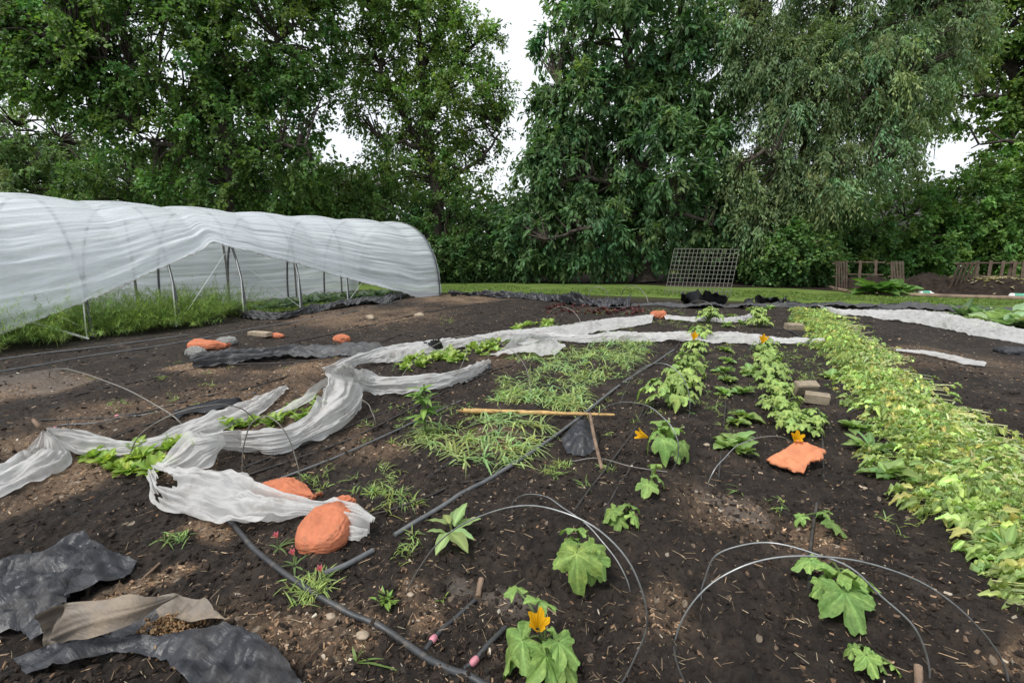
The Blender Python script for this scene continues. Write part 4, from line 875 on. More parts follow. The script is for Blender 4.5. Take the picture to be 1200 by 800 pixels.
# ------------------------------------------------------------------ sandbags, bricks, sticks, stones
def bag(label, u, v, wpx, hpx, rz, mat, flat=.5, neck=True, name='sandbag', cat='sandbag', group='sandbags on the beds', sink=.25, seed=0, depth=.75, crumple=1.0):
    c0 = G(u, v); s = 1 / pxm(c0); L = wpx * s / 2; Hz = hpx * s / 2
    nu, nv = 150, 84; th = np.linspace(0, 2 * math.pi, nu, endpoint=False); ph = np.linspace(-math.pi / 2, math.pi / 2, nv)
    T, Pp = np.meshgrid(th, ph)
    sp_ = lambda x, p: np.sign(x) * np.abs(x) ** p
    x = sp_(np.cos(Pp), .75) * sp_(np.cos(T), .8); y = sp_(np.cos(Pp), .75) * sp_(np.sin(T), .8); z = sp_(np.sin(Pp), .9)
    X = x * L; Y = y * L * depth; Z = z * Hz * (1 + .25 * vn(x * 1.5 + seed, y * 1.5))
    if neck:
        nk = sstep(.3, .84, x); Y = Y * (1 - .74 * nk); Z = Z * (1 - .5 * nk); X = X + nk * L * .35
        fl = sstep(.86, 1.0, x); Y = Y * (1 + 4.5 * fl); Z = Z * (1 + 1.2 * fl) + fl * Hz * .25
    w = (.09 * vn(x * 3 + seed, y * 3, z * 3) - .1 * np.abs(vn(x * 5 + seed, y * 5, z * 5)) + .05 * vn(x * 11, y * 11 + seed, z * 11)) * crumple
    phi = np.arctan2(z, y); wk = sstep(-.5, .9, x) * (1 if neck else .4); w = w + .13 * wk * (.35 - np.abs(np.sin(phi * 5 + 2.5 * vn(x * 3 + seed, phi)))) * crumple ** .5 + .05 * (.3 - np.abs(vn(x * 9 + seed, phi * 4)))
    for q in range(3): w = w - .05 * crumple ** .5 * np.clip(1 - 7 * np.abs(vn(x * 1.4 + seed + q * 5, phi * (1.1 + .5 * q) + 1.2 * x, z * 1.2 + q)), 0, 1) ** 1.5
    X = X * (1 + w * .4); Y = Y * (1 + w * .6); Z = Z * (1 + w)
    zmin = -Hz * (1 - 2 * sink); Z = np.maximum(Z, zmin)
    cz, sz = math.cos(rz), math.sin(rz)
    V = np.stack([cz * X - sz * Y, sz * X + cz * Y, Z - zmin], -1)
    i = np.arange(nv - 1)[:, None] * nu; j = np.arange(nu)[None]; k = (j + 1) % nu
    A = Acc(); A.add(V.reshape(-1, 3), np.stack([i + j, i + k, i + nu + k, i + nu + j], -1).reshape(-1, 4))
    o = A.build(name, mat); 
    # set the bag's foot on the ground below its lower outline
    b = G(u, v + hpx * .35); fw = np.array([FW[0], FW[1], 0]); b = b + fw * L * depth * .3; o.location = (b[0], b[1], hs(b[0], b[1]) - .015)
    return tag(o, label, cat, group)
bag('plump orange sandbag holding the end of the crumpled white cover', 381, 618, 82, 42, math.radians(112), M_ORANGE, seed=1, sink=.2, crumple=.26, depth=.72)
bag('flat empty orange sandbag crumpled behind the white cover', 330, 576, 72, 22, .1, M_ORANGE, seed=2, crumple=1.3, depth=.6, sink=.3)
bag('long orange sandbag on the end of the grey fabric strip', 240, 404, 42, 14, .35, M_ORANGE, seed=3, depth=.5)
bag('grey sandbag leaning against the long orange one', 264, 399, 24, 13, .2, M_GREYB, seed=4, neck=False)
bag('dark grey bag at the fabric strip tip', 228, 412, 24, 14, .2, M_GREYB, seed=14, neck=False)
bag('small flat orange sandbag beside a grey block', 322, 392, 24, 7, 0, M_ORANGE, seed=5, neck=False, depth=.5)
bag('small rounded orange sandbag on bare soil behind the grey fabric', 400, 396, 21, 12, 0, M_ORANGE, seed=6, neck=False)
bag('distant red sandbag between far squash plants', 772, 368, 18, 11, 0, M_ORANGE, seed=7, neck=False)
bag('dark bag on the white cover by the lawn', 1032, 364, 26, 8, 0, M_BLACKP, seed=8, neck=False, name='plastic_bag', cat='bag')
bag('dark bag on bare soil at picture edge beyond the torn strip', 1196, 411, 40, 10, 0, M_BLACKP, seed=9, neck=False, name='plastic_bag', cat='bag')
A = Acc(); polysheet(A, [(657, 519, .01), (668, 504, .03), (690, 500, .04), (701, 512, .03), (701, 531, .01), (684, 536, .0), (664, 533, .0)], amp=.016, sc=3, seed=21, dome=.13)
tag(A.build('plastic_bag', M_BLACKP), 'shiny black plastic bag lying by the upright twig', 'bag', 'sandbags on the beds')
# faded flat bag tipped on edge: a pillow with corners
A = Acc(); polysheet(A, [(897, 543, .03), (915, 531, .09), (934, 521, .14), (967, 529, .12), (960, 542, .08), (948, 543, .07), (941, 555, .03), (921, 550, .03)], amp=.008, sc=3, seed=12, res=.012, lift=.02)
fb = A.build('sandbag', M_TERRA); md = fb.modifiers.new('thick', 'SOLIDIFY'); md.thickness = .02; md.offset = -1
tag(fb, 'faded terracotta sandbag half covered by soil at the squash row end', 'sandbag', 'sandbags on the beds')

def block(label, u, v, dims, rz, rx, mat, name='brick', cat='brick', group='loose bricks', z=0.0):
    A = Acc(); import bmesh
    bm = bmesh.new(); bmesh.ops.create_cube(bm, size=1); bmesh.ops.scale(bm, vec=dims, verts=bm.verts)
    bmesh.ops.bevel(bm, geom=list(bm.edges), offset=min(dims) * .08, segments=2, affect='EDGES')
    for q in bm.verts: q.co += Vector(rng.normal(0, min(dims) * .015, 3))
    me = bpy.data.meshes.new(name); bm.to_mesh(me); bm.free(); me.materials.append(mat)
    o = bpy.data.objects.new(name, me); COL.objects.link(o); p = G(u, v); o.location = (p[0], p[1], p[2] + dims[2] * .45 + z); o.rotation_euler = (rx, 0, rz)
    return tag(o, label, cat, group)
block('upper tan brick tipped on its edge beside the wilted row', 942, 463, (.24, .1, .16), .5, .5, M_BRICK)
block('lower tan brick lying flat against the tipped one', 957, 470, (.22, .13, .09), -.1, .12, M_BRICK)
block('brown brick near the far end of wilted row', 930, 386, (.3, .2, .12), .4, .1, M_BRICK)
block('pale grey block beside a small flat sandbag', 305, 393, (.45, .16, .08), .1, 0, M_STONE, 'concrete_block', 'block', None)
def stone(label, u, v, r):
    p = G(u, v); nu, nv = 14, 9; th = np.linspace(0, 2 * math.pi, nu, endpoint=False); ph = np.linspace(-1.57, 1.57, nv); T, Q = np.meshgrid(th, ph)
    x = np.cos(Q) * np.cos(T); y = np.cos(Q) * np.sin(T); z = np.sin(Q); k = 1 + .3 * vn(x * 1.6 + u, y * 1.6, z * 1.6 + v)
    A = Acc(); i = np.arange(nv - 1)[:, None] * nu; j = np.arange(nu)[None]; q = (j + 1) % nu
    A.add((np.stack([x * k, y * k * .75, z * k * .55], -1) * r).reshape(-1, 3), np.stack([i + j, i + q, i + nu + q, i + nu + j], -1).reshape(-1, 4))
    o = A.build('stone', M_STONE); o.location = (p[0], p[1], p[2] + r * .2); tag(o, label, 'stone', 'loose stones')
for (lb, u, v, r) in [('pale stone above the grass blade by the black pipe', 425, 746, .03), ('tan stone where the hoop meets soil beside the seedling', 481, 697, .018), ('tan stone beside the black pipe and pink flowers', 388, 723, .024),
                      ('flat grey stone on bare soil near the tunnel foot', 434, 373, .12), ('pale angular stone on bare soil beyond the grey fabric', 491, 371, .13), ('pale stone in the soil near the wilted row', 1013, 573, .02),
                      ('small white stone near the first drip stub', 460, 784, .01), ('pale stone in the squash row path', 828, 522, .025)]:
    stone(lb, u, v, r)
# timber and sticks
A = Acc(); a = G(543, 481, .05); b = G(720, 486, .04); Q = a + (b - a) * np.linspace(0, 1, 24)[:, None]; tube(A, Q, .026 * (1 - .55 * np.linspace(0, 1, 24) ** 1.3) * (1 + .1 * vn(np.arange(24) * .9, np.arange(24) * 0)), 7, wob=.08)
for k in range(7): tube(A, np.array([a + rng.normal(0, .012, 3), a - norm(b - a) * rng.uniform(.02, .07) + rng.normal(0, .015, 3)]), .005, 4)
tag(A.build('split_pole', M_BAMBOO), 'long tan wooden pole with a splintered end across the grassy bed', 'pole')
pipe('stick', 'grey twig propped against the black bag', [(691, 489, .12), (697, 515, .1), (706, 548, .01)], .014, M_STICK, 'stick', 'loose sticks')
pipe('stick', 'short broken stake at the picture bottom inside the large hoop', [(1077, 805), (1076, 780, .02)], .014, M_STICK, 'stick', 'loose sticks')
pipe('stick', 'dark bark stick lying beside the hoop seedling', [(560, 700), (564, 678)], .014, M_STICK, 'stick', 'loose sticks')
pipe('stick', 'thin straight twig on soil near the black sheet', [(165, 680), (187, 660)], .006, M_STICK, 'stick', 'loose sticks')

# ------------------------------------------------------------------ squash and other plants
def flower(acc, pos, d, s, col=(.75, .42, .02)):
    d = norm(np.asarray(d, float)); a = norm(np.cross(d, [.3, .2, 1])); b = np.cross(d, a); nu = 60; th = np.arange(nu) * 2 * math.pi / nu
    rings = []; cs = []
    for q in np.linspace(0, 1, 7):
        lob = np.cos(th * 2.5) ** 2; r = s * (.1 + .42 * q ** 1.3 * (.62 + .38 * lob + .07 * np.sin(th * 11 + s * 900))); h = s * (q * .95 - .3 * max(0, q - .6) + .3 * q * q * lob)
        rings.append(pos + d * h[:, None] + (a * np.cos(th)[:, None] + b * np.sin(th)[:, None]) * r[:, None]); cs.append(np.array(col) * (.8 + .3 * q + .12 * np.sin(th * 15))[:, None])
    V = np.vstack(rings); i = np.arange(6)[:, None] * nu; j = np.arange(nu)[None]; k = (j + 1) % nu
    acc.add(V, np.stack([i + j, i + k, i + nu + k, i + nu + j], -1).reshape(-1, 4), np.vstack(cs))
SQC = (.19, .31, .09)
def squash(label, leaves, flowers=(), loc=(0, 0, 0), group='squash plants', stemr=.0065, hi=True, name='squash_plant', cat='squash plant', col=SQC):
    """leaves: (x, y, z, size, azimuth, tilt)"""
    r = thing(name, label, cat, loc, group); A = Acc(); S = Acc()
    for (x, y, z, s, az, ti) in leaves:
        d = np.array([math.cos(az) * math.cos(ti), math.sin(az) * math.cos(ti), -math.sin(ti)]); T = (LOBED if hi else LOBED_LO)[rng.integers(5 if hi else 4)]
        nr = np.array([math.cos(az) * math.sin(ti), math.sin(az) * math.sin(ti), math.cos(ti)]) + .15 * rng.normal(0, 1, 3)
        put_lobed(A, T, np.array([x, y, z]), d, nr, s, tint(col, 1, .13, .03)[0])
        e = np.array([x, y, z]); tube(S, catmull([[0, 0, -.01], [x * .35, y * .35, z * .75], e], 5), np.linspace(stemr, stemr * .7, 11), 6, (.14, .2, .07))
    A.build('foliage', M_SQ, r); S.build('stem', M_WEED, r)
    for (x, y, z, s, dx, dy, dz) in flowers:
        B = Acc(); flower(B, np.array([x, y, z]), (dx, dy, dz), s); B.build('flower', M_PETAL, r)
        S2 = Acc()
    return r
def at_px(root_uv, lst, hi=True, fl=(), **kw):
    """leaves given as (u, v, z, size px, screen angle deg of tip, tilt)"""
    L = G(*root_uv); out = []
    for (u, v, z, spx, ang, ti) in lst:
        P = G(u, v, z); s = .9 * spx / pxm(P); a = math.radians(ang); hd = RT * math.cos(a) + np.array([FW[0], FW[1], 0]) * math.sin(a)
        out.append((P[0] - L[0], P[1] - L[1], P[2] - L[2], s, math.atan2(hd[1], hd[0]), ti))
    fo = []
    for (u, v, z, spx, dx, dy, dz) in fl:
        P = G(u, v, z); q = P - L; fo.append((q[0], q[1], q[2], spx / pxm(P), dx, dy, dz))
    return squash(kw.pop('label'), out, fo, L, hi=hi, **kw)
toC = -np.array([FW[0], FW[1], 0])
at_px((640, 768), [(606, 690, .2, 20, 110, .2), (632, 704, .22, 26, 60, .25), (612, 750, .14, 40, 200, .5), (640, 768, .12, 40, 300, .55), (655, 755, .14, 34, 340, .5), (600, 768, .09, 26, 180, .6), (662, 778, .06, 26, 320, .7), (628, 778, .08, 30, 250, .6)],
      fl=[(630, 738, .2, 26, .2, -.4, .9)], label='big flowering squash plant with one open orange blossom close to camera')
at_px((680, 655), [(674, 618, .2, 22, 90, .3), (676, 648, .2, 38, 260, .6), (700, 655, .13, 24, 300, .7), (668, 632, .17, 20, 170, .4), (694, 640, .16, 28, 320, .6), (690, 662, .1, 22, 290, .8)], label='squash plant with one large lobed leaf inside the thin hoop')
at_px((968, 672), [(950, 656, .12, 24, 170, .3), (985, 672, .16, 34, 20, .4), (990, 692, .14, 42, 275, .5), (1012, 690, .09, 26, 330, .6), (968, 682, .1, 22, 190, .5), (1008, 676, .1, 26, 10, .5), (975, 690, .1, 30, 220, .5)], label='big-leaved squash inside the large corner hoop')
at_px((962, 608), [(975, 612, .08, 20, 320, .4), (966, 600, .08, 12, 100, .3), (940, 604, .06, 12, 180, .5)], label='small squash seedling behind the large corner hoop')
at_px((1012, 770), [(1000, 760, .08, 16, 150, .4), (1015, 768, .1, 22, 280, .5), (1028, 772, .06, 16, 320, .6), (1045, 778, .04, 14, 0, .4)], label='tiny squash seedling in bare soil at the bottom corner')
at_px((735, 602), [(718, 598, .08, 18, 200, .5), (738, 592, .1, 18, 80, .3), (742, 604, .08, 16, 320, .5), (725, 608, .05, 16, 250, .6)], label='lone squash seedling with thin trailing roots')
at_px((762, 570), [(760, 566, .09, 18, 240, .4), (772, 560, .1, 14, 40, .4), (768, 545, .1, 12, 90, .3)], label='squash seedling behind the lone rooted one', hi=False)
at_px((778, 520), [(768, 505, .2, 18, 170, .4), (785, 500, .25, 22, 60, .3), (778, 515, .2, 20, 260, .5), (800, 520, .14, 20, 330, .5), (790, 528, .12, 18, 290, .6), (775, 490, .28, 16, 110, .2)],
      fl=[(759, 513, .16, 13, -.6, -.4, .3)], label='flowering squash at the near end of the row under the wire hoops', hi=False)
# long-leaved seedling
r = rosette('bean_seedling', 'seedling with long pointed leaves inside the near thin hoop', 'seedling', OV, 9, .17, (0, 1.0), (.24, .34, .13), None, G(528, 632), up=.07)
A = Acc(); tube(A, [(0, 0, -.02), (.01, .0, .05), (.0, .0, .1)], .006, 6, (.15, .19, .07)); A.build('stem', M_WEED, r)
for (lb, u, v, L, n, e) in [('small parsley-like sprout by the black pipe', 453, 700, .06, 26, (.1, 1.2)), ('tiny green sprout beside the drip stub', 518, 706, .03, 10, (.1, 1.0))]:
    rosette('green_sprout', lb, 'sprout', OVN, n, L, e, (.16, .25, .05), None, G(u, v))
# tall weed
r = thing('tall_weed', 'tall upright weed with narrow leaves at the end of a drip line', 'weed', G(498, 510)); A = Acc(); S = Acc(); n = 46
hh = rng.uniform(.08, .42, n); az = np.arange(n) * 2.4; el = rng.uniform(.1, .9, n); d = np.stack([np.cos(az) * np.cos(el), np.sin(az) * np.cos(el), np.sin(el)], -1)
instance(A, OVN[0], OVN[1], np.stack([0 * hh, 0 * hh, hh], -1), frames(d, np.tile([0, 0, 1.0], (n, 1)), rng.uniform(.1, .18, n)), tint((.18, .3, .08), n, .15, .08), OVN[2]); A.build('foliage', M_WEED, r)
tube(S, [(0, 0, -.02), (.01, 0, .2), (0, .01, .45)], .007, 6, (.14, .2, .07)); S.build('stem', M_WEED, r)

def rand_squash(label, nl, spread, ht, size, nf):
    lv = []; 
    for k in range(nl):
        az = k * 2.4 + rng.uniform(-.4, .4); rr = spread * math.sqrt((k + .5) / nl); z = ht * rng.uniform(.5, 1.1) * (1 - .35 * rr / spread)
        lv.append((rr * math.cos(az), rr * math.sin(az), z, size * rng.uniform(.7, 1.15), az + rng.uniform(-.5, .5), rng.uniform(.1, .6)))
    fl = [(rng.uniform(-.12, .12), rng.uniform(-.2, -.08), ht * .9, .09, rng.uniform(-.4, .4), -.5, .7) for k in range(nf)]
    return squash(label, lv, fl, hi=False, col=(.25, .36, .11))
lbA = 'leafy squash plant in the row under the standing wire hoops'; lbB = 'leafy squash plant in the row beside the tan bricks'
prA = [rand_squash(lbA, 24, .19, .27, .068, 0) for k in range(3)]
sA = [(786, 478, 1.15), (797, 462, 1.0), (803, 447, 1.05), (808, 430, 1), (814, 414, 1), (820, 398, 1.05), (830, 378, 1.1), (832, 370, .95)]
scatter_things(prA, [tuple(G(u, v)) + (s,) for u, v, s in sA], lbA)
for o in prA: o['group'] = 'squash row under the hoops'
prB = [rand_squash(lbB, 26, .18, .24, .06, 0) for k in range(3)]
sB = [(935, 512, .9), (920, 498, 1.1), (914, 480, 1.05), (909, 464, 1.05), (905, 449, 1), (902, 436, 1), (899, 424, 1), (897, 412, 1), (890, 383, 1.1), (886, 372, 1.1), (950, 500, .7)]
for o in prB: o['group'] = 'squash row beside the bricks'
scatter_things(prB, [tuple(G(u, v)) + (s,) for u, v, s in sB], lbB)
for o in list(SC.objects):
    if o.get('label') == lbA: o['group'] = 'squash row under the hoops'
    if o.get('label') == lbB: o['group'] = 'squash row beside the bricks'
def yfl(label, u, v, z, spx):
    P = G(u, v, z); B = Acc(); flower(B, np.zeros(3), (.1, -.6, .7), spx / pxm(P)); o = B.build('squash_flower', M_PETAL); o.location = [float(q) for q in P]; tag(o, label, 'flower', 'open squash blossoms')
B1 = [('open yellow blossom above the squash row beside the white rolled cover', 813, 398, .22, 9), ('yellow blossom on the row beside the bricks by the rolled cover', 893, 402, .25, 10), ('yellow blossom right behind the faded sandbag', 931, 520, .14, 14)]
for b_ in B1: yfl(*b_)
# middle row of small weeds/seedlings
lb = 'small loose seedling in the gap between the two squash rows'
prM = [rosette('green_seedling', lb, 'seedling', OVW, 12, .14, (0, .9), (.21, .31, .1), 'seedlings between the squash rows', up=.02) for k in range(3)]
sM = [(850, 412), (852, 425), (846, 438), (851, 447), (847, 462), (866, 462), (872, 492), (850, 527), (862, 522), (878, 440), (845, 400), (880, 438), (862, 498), (852, 383), (870, 380), (856, 372), (903, 362), (975, 440), (1040, 560)]
scatter_things(prM, [tuple(G(u, v)) for u, v in sM], lb)
for (lb, u, v, sc) in [('feathery green plant between faded sandbag and wilted row', 1018, 528, .17), ('leafy green clump lying behind the feathery plant', 1000, 505, .12), ('torn leaves at the wilted row near the picture edge', 1185, 652, .16), ('loose seedling under the bent hoop', 868, 532, .13)]:
    rosette('green_seedling', lb, 'seedling', OVN if sc > .15 else OVW, 22, sc, (0, .9), (.19, .29, .09), None, G(u, v), up=.02)
# lettuces
def lettuce(name, label, col, L, n=15, group=None): return rosette(name, label, 'lettuce', OVW, n, L, (.1, 1.2), col, group)
lb = 'bright curly lettuce in the gap below the crumpled white cover'
pl = [lettuce('curly_lettuce', lb, (.25, .36, .075), .095, 26, 'curly lettuces') for k in range(2)]
scatter_things(pl, [tuple(G(u, v)) for u, v in [(125, 543), (138, 550), (150, 556), (162, 540), (172, 532), (188, 545), (183, 552), (200, 528), (160, 528), (212, 524), (205, 520), (112, 536)]], lb)
lb = 'light green lettuce under the long gathered cover'
pl = [lettuce('young_lettuce', lb, (.24, .34, .09), .1, 16, 'lettuces under the gathered cover') for k in range(2)]
scatter_things(pl, [tuple(G(u, v)) for u, v in [(365, 470), (372, 476), (360, 482), (352, 492), (340, 488), (345, 480), (325, 494), (318, 498), (300, 496), (285, 500), (268, 500)]], lb)
lb = 'young bright lettuce in the bed behind the tent-shaped cover'
pl = [lettuce('young_lettuce', lb, (.27, .37, .1), .11, 14, 'young lettuces') for k in range(3)]
sp = []
for k in range(46):
    t = rng.random(); q = rng.random(); u = 475 + 115 * t; v = 425 - 22 * t + (q - .3) * 14; sp.append(tuple(G(u, v)))
for k in range(18):
    t = rng.random(); sp.append(tuple(G(600 + 52 * t, 385 - 6 * t + rng.uniform(-3, 3))))
scatter_things(pl, sp, lb, smin=.7)
lb = 'small dark red lettuce in the patch before the black plastic line'
pl = [lettuce('red_lettuce', lb, (.1, .035, .037), .09, 10, 'red lettuces') for k in range(2)]
sp = [tuple(G(rng.uniform(640, 755), rng.uniform(358, 368))) for k in range(70)]
sp = [s for s in sp]
scatter_things(pl, sp, lb)
lb = 'pale green cabbage plant bent over by the wide white cover'
pl = [rosette('collard_plant', lb, 'cabbage', OVW, 15, .42, (.05, .9), (.27, .36, .18), 'cabbages by the wide cover') for k in range(2)]
scatter_things(pl, [tuple(G(u, v)) for u, v in [(1150, 377), (1165, 379), (1180, 382), (1195, 380), (1210, 384), (1175, 374), (1190, 373), (1208, 374), (1225, 380)]], lb)
rosette('leek_clump', 'blue-green leafy clump at the end of the bent cabbages', 'leafy plant', OVN, 34, .55, (.2, 1.3), (.09, .15, .07), None, G(1130, 375))
rosette('rhubarb_plant', 'broad-leaved green plant before the compost heap', 'leafy plant', OVW, 24, .8, (.0, .8), (.1, .19, .05), None, gp(1027, 346), up=.1)
rosette('rhubarb_plant', 'second broad-leaved plant beside the middle compost heap', 'leafy plant', OVW, 22, .75, (.0, .8), (.11, .2, .05), None, gp(1048, 346), up=.1)

# wilted row: many limp leaves and stems lying to one side
A = Acc()
def bed_sample(n, poly_left, poly_right, pw=1.0):
    t = rng.random(n) ** pw; q = rng.random(n); return t, q
eL = np.array([gp(1300, 740)[:2], gp(1190, 640)[:2], gp(1120, 590)[:2], gp(1040, 510)[:2], gp(985, 440)[:2], gp(950, 395)[:2], gp(928, 364)[:2]])
eR = np.array([gp(1480, 665)[:2], gp(1330, 590)[:2], gp(1240, 545)[:2], gp(1130, 478)[:2], gp(1040, 410)[:2], gp(1000, 378)[:2], gp(968, 364)[:2]])
def on_bed(t, q):
    k = t * (len(eL) - 1); i = np.minimum(k.astype(int), len(eL) - 2); w = (k - i)[:, None]
    a = eL[i] * (1 - w) + eL[i + 1] * w; b = eR[i] * (1 - w) + eR[i + 1] * w; return a * (1 - q[:, None]) + b * q[:, None]
npl = 760; tq = (np.arange(npl) + rng.random(npl)) / npl; tq = tq ** 1.12; qq = np.clip(.5 + .36 * rng.normal(0, .75, npl), .02, 1.0) 
cx = on_bed(tq, qq); keep = fbm(cx[:, 0] * 2.2, cx[:, 1] * 2.2, 3) > -.33 + .32 * (np.abs(qq - .5) > .3); cx = cx[keep]; npl = len(cx); qq = qq[keep]
ns = 24; B = np.repeat(cx, ns, 0); n = len(B); qn = np.repeat(qq, ns)
flop = np.repeat(np.stack([-.75 + .55 * rng.normal(0, 1, npl), -.45 + .6 * rng.normal(0, 1, npl)], -1), ns, 0) + .6 * rng.normal(0, 1, (n, 2))
flop = flop / (np.linalg.norm(flop, axis=1, keepdims=True) + .05)
SL = rng.uniform(.12, .42, n); rise = rng.uniform(.01, .1, n) * (1 - .75 * np.abs(2 * qn - 1) ** 2)
b3 = np.stack([B[:, 0], B[:, 1], hgt(B[:, 0], B[:, 1]) + .01], -1)
tt = np.array([0, .25, .5, .75, 1.0]); prof = np.array([0, .45, .72, .9, .95])
path = b3[:, None] + np.concatenate([flop[:, None] * (tt[None] * SL[:, None])[..., None], (prof[None] * rise[:, None])[..., None]], -1)
sd2 = norm(np.stack([-flop[:, 1], flop[:, 0], 0 * SL], -1)); ww = .0052 * rng.uniform(.7, 1.5, n)
V = np.stack([path - sd2[:, None] * ww[:, None, None], path + sd2[:, None] * ww[:, None, None]], 2).reshape(n, 10, 3); V[:, 1::2, 2] += .004
F0 = np.array([[0, 1, 3, 2], [2, 3, 5, 4], [4, 5, 7, 6], [6, 7, 9, 8]]); stc = tint((.5, .53, .27), n, .22, .07)
A.add(V.reshape(-1, 3), (F0[None] + (np.arange(n) * 10)[:, None, None]).reshape(-1, 4), np.repeat(stc, 10, 0))
k1 = np.nonzero(rng.random(n) < .74)[0]; n1_ = len(k1); lm = np.concatenate([k1, np.nonzero(rng.random(n) < .12)[0]]); e = path[lm, 4].copy(); e[n1_:] = path[lm[n1_:], 3] * .5 + path[lm[n1_:], 2] * .5; e[:, 2] += rng.uniform(-.02, .03, len(e)); m = len(e); nz_ = norm(np.array([0, 0, 1.0]) + .5 * rdir(m)); dl = norm(np.concatenate([flop[lm], np.zeros((m, 1))], 1) + .45 * rdir(m) + np.array([0, 0, -.2]))
L = rng.uniform(.045, .115, m) * (1 - .25 * (np.arange(m) >= n1_)); pc = np.repeat(tint((1, 1, 1), npl, .2, .05), ns, 0)[lm]
cs = tint((.28, .385, .125), m, .3, .05) * pc; ye = rng.random(m) < .14; cs[ye] = tint((.48, .47, .16), int(ye.sum()), .2, .06)
instance(A, ROUND[0], ROUND[1], e - dl * .02, frames(dl, nz_, L, L * rng.uniform(.25, .75, m), L * rng.uniform(.8, 2.4, m)), cs, ROUND[2])
tag(A.build('wilted_greens', M_WEED), 'broad row of limp wilted yellow-green leaves lying over the soil', 'wilted greens', kind='stuff')

# grassy beds
def grass_patch(name, label, polys, L, Wd, col, droop=.55, zlo=.25, cat='grass', lean=(0, 0)):
    A = Acc()
    for (u, v, ru, rv, nt) in polys:
        ang = rng.uniform(0, 2 * math.pi, nt); rr = np.sqrt(rng.random(nt)); cu = u + ru * rr * np.cos(ang); cvv = v + rv * rr * np.sin(ang)
        P = np.array([gp(a, b) for a, b in zip(cu, cvv)]); nb = rng.integers(6, 16, nt); B = np.repeat(P, nb, 0); n = len(B)
        B[:, :2] += rng.normal(0, .02, (n, 2)); B[:, 2] = hgt(B[:, 0], B[:, 1])
        ln = np.repeat(rng.normal(0, .35, (nt, 2)), nb, 0)
        d = rdir(n, zlo, 1) + np.concatenate([ln + np.array(lean), np.zeros((n, 1))], 1)
        tc = np.repeat(tint(col, nt, .18, .1), nb, 0) * tint((1, 1, 1), n, .15, .05)
        blades(A, B, d, L * rng.uniform(.5, 1.2, n), Wd * rng.uniform(.6, 1.3, n), droop * rng.uniform(.4, 1.5, n), tc)
    return tag(A.build(name, M_WEED, smooth=False), label, cat, kind='stuff')
grass_patch('grassy_weeds', 'long grassy weeds sprawling over the bed around the tan pole',
            [(640, 455, 55, 24, 85), (690, 430, 50, 20, 95), (720, 412, 40, 12, 80), (600, 497, 45, 8, 22), (560, 535, 48, 16, 34), (520, 515, 35, 12, 22), (590, 520, 45, 10, 20), (650, 420, 50, 8, 50), (640, 472, 60, 8, 60), (740, 402, 25, 6, 50)], .24, .013, (.3, .4, .15), 1.0, .05)
grass_patch('scattered_weeds', 'small scattered weeds and sprouts on the soil',
            [(440, 590, 25, 8, 16), (500, 500, 80, 30, 30), (410, 560, 60, 20, 14), (470, 600, 20, 10, 8), (210, 625, 12, 6, 5), (370, 690, 22, 10, 10), (350, 705, 20, 12, 6), (655, 545, 18, 8, 12), (760, 470, 60, 60, 20), (860, 450, 40, 60, 50), (940, 425, 40, 25, 60),
             (1080, 470, 20, 8, 6), (180, 480, 60, 20, 10), (520, 375, 10, 4, 8), (690, 385, 60, 6, 60), (820, 378, 70, 6, 70), (750, 366, 90, 3, 60), (700, 560, 60, 20, 4), (470, 640, 20, 20, 5), (880, 590, 40, 15, 4), (1060, 640, 60, 60, 5), (620, 405, 60, 6, 60), (300, 440, 200, 30, 14)], .085, .007, (.25, .34, .1), .5, .2, 'weeds')
grass_patch('lawn_grass', 'short mown grass blades of the lawn strip', [(560, 338, 60, 4, 800), (700, 342, 90, 3.5, 1000), (860, 345, 90, 4, 1100), (1000, 349, 100, 4, 1200), (1130, 354, 110, 4, 1200)], .09, .02, (.14, .21, .05), .3, .4)
# long blade near the pipe
r = thing('grass_tuft', 'single long grass blade curling beside the black pipe', 'grass tuft', G(417, 776)); A = Acc(); 
blades(A, np.zeros((5, 3)), np.array([[1, .2, .35], [.8, .5, .4], [.1, .3, 1], [.2, .1, .8], [-.3, .2, .6]], float), np.array([.2, .1, .1, .09, .07]), .014, .35, tint((.17, .26, .07), 5, .1, .05)); A.build('blade', M_WEED, r, smooth=False)
# pink flowers near the big sandbag
def pinkfl(label, u, v):
    P = G(u, v); r = thing('pink_flower', label, 'flower', P, 'small pink flowers'); A = Acc()
    n = 9; blades(A, np.zeros((n, 3)), rdir(n, .1, .9), rng.uniform(.06, .13, n), .011, .5, tint((.14, .21, .07), n, .15, .05)); A.build('foliage', M_WEED, r, smooth=False)
    B = Acc(); flower(B, np.array([0, 0, .06]), (.1, -.3, .9), .03, (.6, .16, .22)); B.build('bloom', M_PETAL, r)
    S = Acc(); tube(S, [(0, 0, -.01), (.004, 0, .06)], .003, 5, (.15, .2, .08)); S.build('stem', M_WEED, r)
pinkfl('pink flower nearest the black pipe bend', 326, 642); pinkfl('pink flower between black pipe and the plump sandbag', 345, 662); pinkfl('pink flower beside the short grey pipe end', 377, 682)

